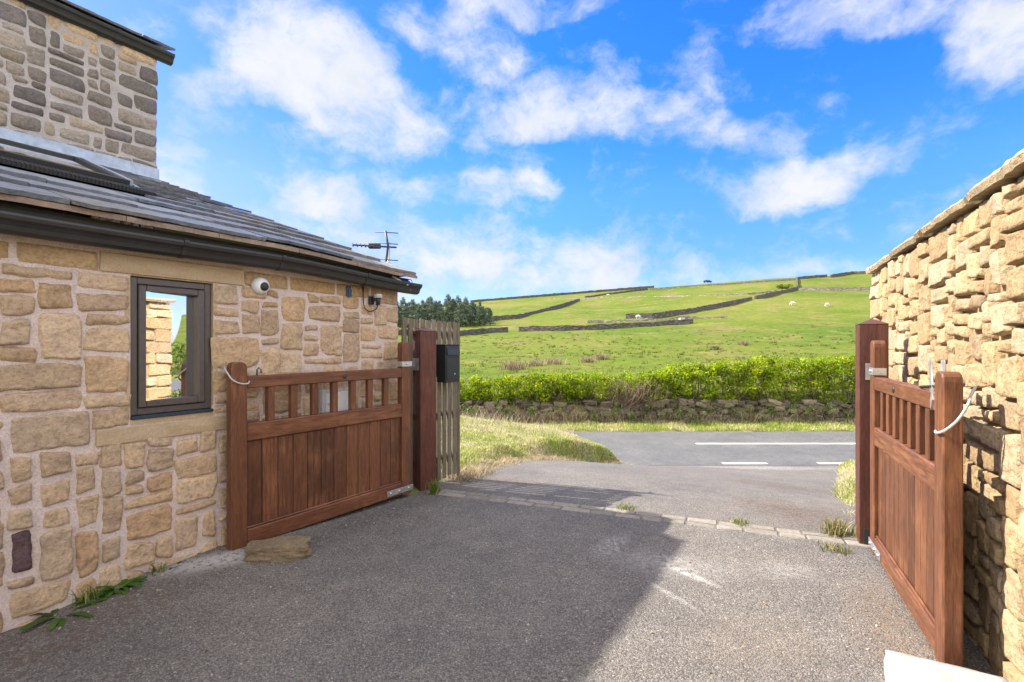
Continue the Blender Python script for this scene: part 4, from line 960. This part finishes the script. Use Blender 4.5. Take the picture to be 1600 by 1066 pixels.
# ivy and weeds on the bank
rng = np.random.default_rng(33); cen = [(x, 16.6 + rng.uniform(-.05, .25), -1.0 + rng.uniform(0, .5)) for x in rng.uniform(-5, 14, 130)]
cl = clump_cloud(np.array(cen), rng.uniform(.08, .22, len(cen)), 26, rng); C = np.concatenate(cl)
tag(np_mesh('bank_weeds', *leaves(C, rng.uniform(.02, .045, len(C)), np.array([.10, .17, .022]) * rng.uniform(.6, 1.4, len(C))[:, None], rng), M_LEAF), kind='stuff')
# short grass on the near part of the field
rng = np.random.default_rng(35); nc, kb = 3400, 11; Yc = 18.0 * np.exp(rng.uniform(0, 1.6, nc)); Xc = (rng.uniform(640, 1440, nc) - 800) / 800 * Yc
cw = fbm(Xc, Yc, .13); kp = rng.uniform(size=nc) < np.clip(.45 + 1.1 * cw, .12, 1); Xc, Yc = Xc[kp], Yc[kp]; nc = len(Xc); sz = rng.uniform(.4, 1.2, nc)
Y = np.repeat(Yc, kb) + rng.normal(0, .13, nc * kb) * np.repeat(sz, kb); X = np.repeat(Xc, kb) + rng.normal(0, .16, nc * kb) * np.repeat(sz, kb); n = len(X); P = np.c_[X, Y, hill_z(X, Y)]
P[:, 2] += np.array([.16 * mnoise.fractal(Vector((a * .22, b_ * .22, 3.3)), 1.0, 2.0, 4) for a, b_ in zip(X, Y)]) * sstep(Y, 18, 24) - .02
pal = np.array([[.115, .155, .016], [.13, .18, .02], [.085, .10, .02], [.25, .21, .09], [.20, .20, .05]]); ci = np.repeat(rng.choice(5, nc, p=[.3, .25, .2, .12, .13]), kb)
V, F, c = blades(P, rng.uniform(.05, .15, n) * np.repeat(sz, kb) * (1 + Y / 90), rng.uniform(.012, .022, n) * (Y / 26), pal[ci] * rng.uniform(.75, 1.2, n)[:, None], rng, .7)
tag(np_mesh('pasture_grass', V, F, c, M_BLADE), kind='stuff')

# tufts: things
def tuft(label, p, n, h, spread, seed, dry, group=None, w=.004, g=(.13, .21, .028), d_=(.36, .29, .15), name='grass_tuft'):
    rng = np.random.default_rng(seed); a = rng.normal(0, spread, (n, 2)); P = np.c_[a, np.zeros(n)]
    V, F, c = blades(P, h * rng.uniform(.45, 1.1, n), w * rng.uniform(.7, 1.3, n), gcol(n, rng, dry, g, d_), rng, .38); o = np_mesh(name, V, F, c, M_BLADE); o.location = p; return tag(o, label, 'grass tuft', group)
tuft('small grass tuft sprouting at the foot of the gate post below the letterbox', (-.76, 5.02, .0), 130, .13, .028, 41, .3)
tuft('dry grass tuft at the foot of the gate post by the sunlit wall', (2.50, 3.95, .0), 260, .11, .05, 42, .75)
tuft('straw coloured grass tuft straddling the setts close to the sunlit gate', (2.30, 3.62, .0), 90, .05, .04, 43, .8)
tuft('sparse green tuft on the pale setts right of the shadow edge', (1.85, 4.15, .0), 70, .05, .035, 44, .4)
tuft('green moss tuft on the setts inside the fence shadow', (1.02, 4.55, .0), 80, .035, .045, 45, .3)
for k, (px, py, w_, lab) in enumerate([(802, 571, .9, 'leftmost pale rush clump in the field above the hedge'), (835, 568, .8, 'pale rush clump second from the left above the hedge'), (866, 564, .8, 'pale rush clump third from the left above the hedge'), (918, 560, .6, 'small pale rush clump with a taller pale clump on its right'),
                                       (940, 556, .8, 'tallest pale rush clump at the right of the row above the hedge'), (1117, 540, .55, 'dark green rush clump left of a pale one above the taller hedge'), (1160, 533, .8, 'pale straw rush clump uphill of the taller hedge')]):
    p = hill_at(px, py + 6); dk_ = k == 5
    tuft(lab, p + Vector((0, 0, -.05)), 340, .62 * w_ + .12, .42 * w_, 50 + k, .45 if dk_ else .8, 'rush clumps in the field', .022, (.10, .13, .03), (.36, .27, .17), 'rush_clump')

# weeds along the wall foot
tuft('thin green grass wisp at the wall foot between the two larger weeds', on_house(2.50, .04, -.01), 60, .12, .03, 46, .2)
tuft('thin green grass wisp at the wall foot just left of the gate stone', on_house(2.16, .04, .02), 45, .07, .03, 47, .3)
def weed(label, p, n, ln, w, seed, up):
    r2 = random.Random(seed); q = MB()
    for k in range(n):
        an_ = 2 * math.pi * k / n + r2.uniform(-.3, .3); L = ln * r2.uniform(.6, 1.15); d_ = Vector((math.cos(an_), math.sin(an_), 0)); s_ = Vector((-d_.y, d_.x, 0)); V = []; el = up * r2.uniform(.6, 1.2)
        for i_ in range(5):
            f_ = i_ / 4; c_ = d_ * L * f_ + Vector((0, 0, L * el * (f_ - .75 * f_ * f_) + .004)); ww = w * (.25 + 1.6 * f_ * (1.15 - f_)) * r2.uniform(.8, 1.2); V += [c_ - s_ * ww, c_ + s_ * ww]
        q.add(V, [(i_ * 2, i_ * 2 + 1, i_ * 2 + 3, i_ * 2 + 2) for i_ in range(4)], pick([(.07, .15, .02), (.09, .18, .025), (.06, .12, .02)]), True)
    return tag(q.build('weed', M_LEAF, None, p), label, 'weed', 'weeds along the wall foot')
weed('long leaved green weed at the wall foot nearest the viewer', on_house(2.64, .07, -.03), 15, .20, .019, 1, .5)
weed('bushy green weed at the wall foot below the window', on_house(2.37, .05, .0), 30, .13, .018, 2, .9)
weed('smaller green weed beside the bushy one below the window', on_house(2.49, .06, -.01), 16, .10, .015, 3, .8)
weed('tiny weed at the wall foot between the window and the gate stone', on_house(2.07, .05, .02), 12, .07, .012, 4, .8)

# loose gravel on the tarmac
rng = np.random.default_rng(61); gv = MB()
for k in range(360):
    if k < 150: s_, o_ = rng.uniform(.2, 3.3), abs(rng.normal(.05, .25)); p = on_house(s_, o_ + .04, 0)
    elif k < 300: p = Vector((rng.uniform(-1.5, 2.0), rng.uniform(1.9, 5.0), 0))
    else: y = rng.uniform(2.2, 4.2); p = Vector((np.interp(y, [2.2, 3.6, 4.2], [1.7, 2.35, 2.5]) - abs(rng.normal(0, .12)), y, 0))
    p.z = float(yard_z(p.x, p.y)) + .001; r_ = rng.uniform(.0025, .0065) * (.8 if k >= 300 else 1); g = rng.uniform(.6, 1.2); rock_lump(gv, p, (r_, r_ * rng.uniform(.6, 1), r_ * .7), tuple(g * c for c in ((.34, .31, .28) if rng.uniform() < .7 else (.2, .14, .09))), k, rng.uniform(0, 3))
tag(gv.build('loose_gravel', M_SETT), kind='stuff')

# ------------------------------------------------------------------ field walls on the hill
def field_wall(label, pts, h=1.15, mat=None, ruin=0.0, gaps=()):
    P_ = [hill_at(x, y) for x, y in pts]; V = []; segs = []; prev = None
    line = []
    for a, b_ in zip(P_, P_[1:]):
        n = max(2, int((b_ - a).length / .7))
        for k in range(n): line.append(a.lerp(b_, k / n))
    line.append(P_[-1])
    q = MB(); m_ = len(line)
    for i_, p in enumerate(line):
        d_ = (line[min(i_ + 1, m_ - 1)] - line[max(i_ - 1, 0)]); d_.z = 0; d_.normalize(); s_ = Vector((-d_.y, d_.x, 0)); zz = float(hill_z(p.x, p.y)) + .8 * 0
        zz = p.z; tp = .86 * h * (1 + .16 * n3(i_ * .31, zz, 1) + rnd.uniform(-.07, .07)) * (1 - ruin * max(0, .5 + n3(i_ * .15, 5, zz)))
        V += [p + s_ * .38 + Vector((0, 0, -1.0)), p + s_ * .20 + Vector((0, 0, tp)), p - s_ * .20 + Vector((0, 0, tp + rnd.uniform(-.05, .05))), p - s_ * .38 + Vector((0, 0, -1.0))]
    F = [(i_ * 4 + a, i_ * 4 + (a + 1) % 4, i_ * 4 + 4 + (a + 1) % 4, i_ * 4 + 4 + a) for i_ in range(m_ - 1) for a in range(4)] + [(3, 2, 1, 0), (m_ * 4 - 4, m_ * 4 - 3, m_ * 4 - 2, m_ * 4 - 1)]
    q.add(V, F); return tag(q.build('field_wall', mat or M_FWALL, None, None, 0, True), label, 'field wall', 'dry stone walls across the hill')
field_wall('field wall running along the skyline above the pine wood', [(735, 473), (750, 471.5), (835, 463), (914, 456), (1009, 445), (1022, 443.5)], 1.3)
field_wall('field wall climbing from the pine wood up the hill to a broken end', [(690, 510), (717, 507), (770, 500.5), (804, 498), (838, 490.5), (877, 479.5), (905, 470.5)], 1.25)
field_wall('short field wall ending at the gap below the pine wood', [(690, 528), (717, 525.5), (753, 521.5), (794, 520)], 1.1)
field_wall('long low field wall starting right of the gap on the lower slope', [(811, 518.5), (877, 517.5), (933, 515.5), (1020, 510.5), (1082, 506)], 1.1)
field_wall('pale tumbledown field wall just uphill of the long low one', [(918, 504.5), (978, 502.5), (1030, 501), (1080, 499.5), (1136, 498.5)], .9, M_FWALL_P, .6)
field_wall('dark field wall slanting up right from the standing sheep', [(978, 497.5), (1018, 496.5), (1080, 488.5), (1124, 480), (1174, 469.5)], 1.3)
field_wall('short dark field wall above the gap where the slanting wall stops', [(1180, 468), (1234, 456), (1246, 453)], 1.35)
field_wall('brown field wall crossing the hill at middle height', [(857, 469.5), (914, 468), (1000, 466), (1080, 464.5), (1169, 461.5), (1214, 457)], .95, M_FWALL_P, .25)
field_wall('dark field wall bending uphill from the broken wall end', [(914, 467), (956, 461), (1012, 453.5)], 1.3)
field_wall('uppermost brown field wall just under the skyline', [(1015, 453.5), (1113, 447), (1180, 441.5), (1242, 438)], .95, M_FWALL_P, .2)
field_wall('upright looking field wall running straight uphill beside the gorse bush', [(1246, 452.5), (1245.5, 444), (1245, 436)], 1.4)
field_wall('short skyline wall at the head of the straight uphill wall', [(1245, 437), (1270, 434.5), (1292, 433)], 1.4)
field_wall('dark skyline wall rising to a hump near the boundary wall', [(1298, 434), (1316, 431), (1332, 428.5), (1364, 428)], 1.7)
field_wall('brown field wall running right from the gorse bush', [(1248, 454), (1300, 453.5), (1400, 453)], 1.1, M_FWALL_P, .2)

# gorse bush on the hill
rng = np.random.default_rng(71); p = hill_at(1226, 452); cl = clump_cloud(np.array([(p.x + rng.normal(0, 1.7), p.y + rng.normal(0, 1.2), p.z + rng.uniform(.2, 1.5)) for _ in range(40)]), rng.uniform(.4, .8, 40), 40, rng); C = np.concatenate(cl)
tag(np_mesh('gorse_bush', *leaves(C, rng.uniform(.12, .22, len(C)), np.array([.16, .19, .02]) * rng.uniform(.6, 1.3, len(C))[:, None], rng), M_LEAF), 'round yellow green gorse bush beside the wall high on the hill', 'bush')
# two dark bushes on the skyline
rng = np.random.default_rng(72); p = hill_at(1106, 439.5); p.z += .6; cl = clump_cloud(np.array([(p.x + rng.uniform(-2.0, 2.0), p.y, p.z + rng.uniform(.1, .9)) for _ in range(22)]), rng.uniform(.35, .6, 22), 36, rng); C = np.concatenate(cl)
tag(np_mesh('thorn_bush', *leaves(C, rng.uniform(.12, .2, len(C)), np.array([.03, .035, .02]) * rng.uniform(.6, 1.3, len(C))[:, None], rng), M_LEAF), 'small dark thorn bush standing alone on the skyline', 'bush')

# ------------------------------------------------------------------ pine wood
def make_pine(seed, h):
    rng = np.random.default_rng(seed); root = thing('pine_tree', 'dark pine tree in the wood beyond the fence', 'tree', (0, 0, 0), 0, 'pine trees of the far wood')
    q = MB(); q.tube([(0, 0, -.5), (.05, .03, h * .5), (0, 0, h * .95)], [.16, .11, .03], 6, (.09, .065, .05)); q.build('trunk', M_TWIG, root);
    cen, rad = [], []
    for _ in range(60):
        f_ = rng.uniform(.04, 1.0) ** .9; r_ = (1.0 - f_) ** .8 * h * .34 + .15; an_ = rng.uniform(0, 2 * math.pi); rr = r_ * rng.uniform(.3, 1.0); cen.append((rr * math.cos(an_), rr * math.sin(an_), f_ * h)); rad.append(rng.uniform(.3, .62))
    cl = clump_cloud(np.array(cen), rad, 44, rng); C = np.concatenate(cl); bs = np.concatenate([np.full(len(c), rng.uniform(.6, 1.5)) for c in cl])
    col = np.array([.125, .165, .105]) * (bs * rng.uniform(.7, 1.3, len(C)))[:, None]
    np_mesh('crown', *leaves(C, rng.uniform(.09, .19, len(C)), col, rng), M_NEEDLE, root); return root
protos = [make_pine(80 + k, 7.2 + .5 * k) for k in range(5)]; rng = np.random.default_rng(90); used = 0
spots = [(px, Y) for px in np.arange(596, 768, 5.2) for Y in (128, 136, 145)]
for px, Y in spots:
    px += rng.uniform(-4, 4); Y += rng.uniform(-3, 3); X = (px - 800) / 800 * Y; o = protos[used] if used < 5 else copy_tree(protos[int(rng.integers(5))])
    k = rng.uniform(.5, .9) * float(np.interp(px, [735, 768], [1, .6])); o.scale = (k * 1.1, k * 1.1, k); o.rotation_euler[2] = rng.uniform(0, 6.28); o.location = (X, Y, float(hill_z(X, Y)) - .2); used += 1

# ------------------------------------------------------------------ sheep
def make_sheep(label, px, py, face, graze):
    p = hill_at(px, py); k = 1.15
    root = tag(bpy.data.objects.new('sheep', bpy.data.meshes.new('sheep')), label, 'sheep', 'white sheep grazing on the hill'); COL.objects.link(root)
    hd = [(.52, 0, .52), (.66, 0, .30 if graze else .72), (.76, 0, .14 if graze else .74)]
    V = [(-.42, 0, .60), (-.15, 0, .62), (.18, 0, .62), (.38, 0, .60)] + hd; E = [(i_, i_ + 1) for i_ in range(6)]; r_ = [.22, .27, .27, .2, .11, .09, .055]
    for bx_, sy in ((-.38, .12), (-.38, -.12), (.30, .11), (.30, -.11)):
        b0 = len(V); V += [(bx_, sy, .40), (bx_ + .02, sy, .2), (bx_, sy, 0)]; r_ += [.085, .04, .035]; E += [(0 if bx_ < 0 else 2, b0), (b0, b0 + 1), (b0 + 1, b0 + 2)]
    b0 = len(V); V += [(-.62, 0, .5), (-.66, 0, .36)]; r_ += [.05, .03]; E += [(0, b0), (b0, b0 + 1)]
    root.data.from_pydata(V, E, []); root.data.materials.append(M_FLEECE)
    md = root.modifiers.new('skin', 'SKIN'); md.use_smooth_shade = True; root.modifiers.new('sub', 'SUBSURF').levels = 1; root.modifiers['sub'].render_levels = 1
    for v_, rr in zip(root.data.skin_vertices[0].data, r_): v_.radius = (rr, rr)
    root.data.skin_vertices[0].data[0].use_root = True
    root.location = p + Vector((0, 0, .0)); root.rotation_euler[2] = face; root.scale = (k, k, k)
make_sheep('white sheep grazing highest on the open slope, nearer the straight wall', 1239, 477, R(165), True)
make_sheep('white sheep grazing on the open slope, the one closest to the boundary wall', 1293, 479.5, R(200), True)
make_sheep('white sheep standing against the slanting dark wall', 997, 498.5, R(20), True)
make_sheep('distant white sheep by the broken end of the climbing wall', 950, 463, R(10), False)
boulder('pale_rock', 'pale square rock beside the tumbledown wall', 'rock', hill_at(1065, 503) + Vector((0, 0, .3)), .3, (.55, .4, .5), M_WHITE_STONE, (1, 1, 1), 5)
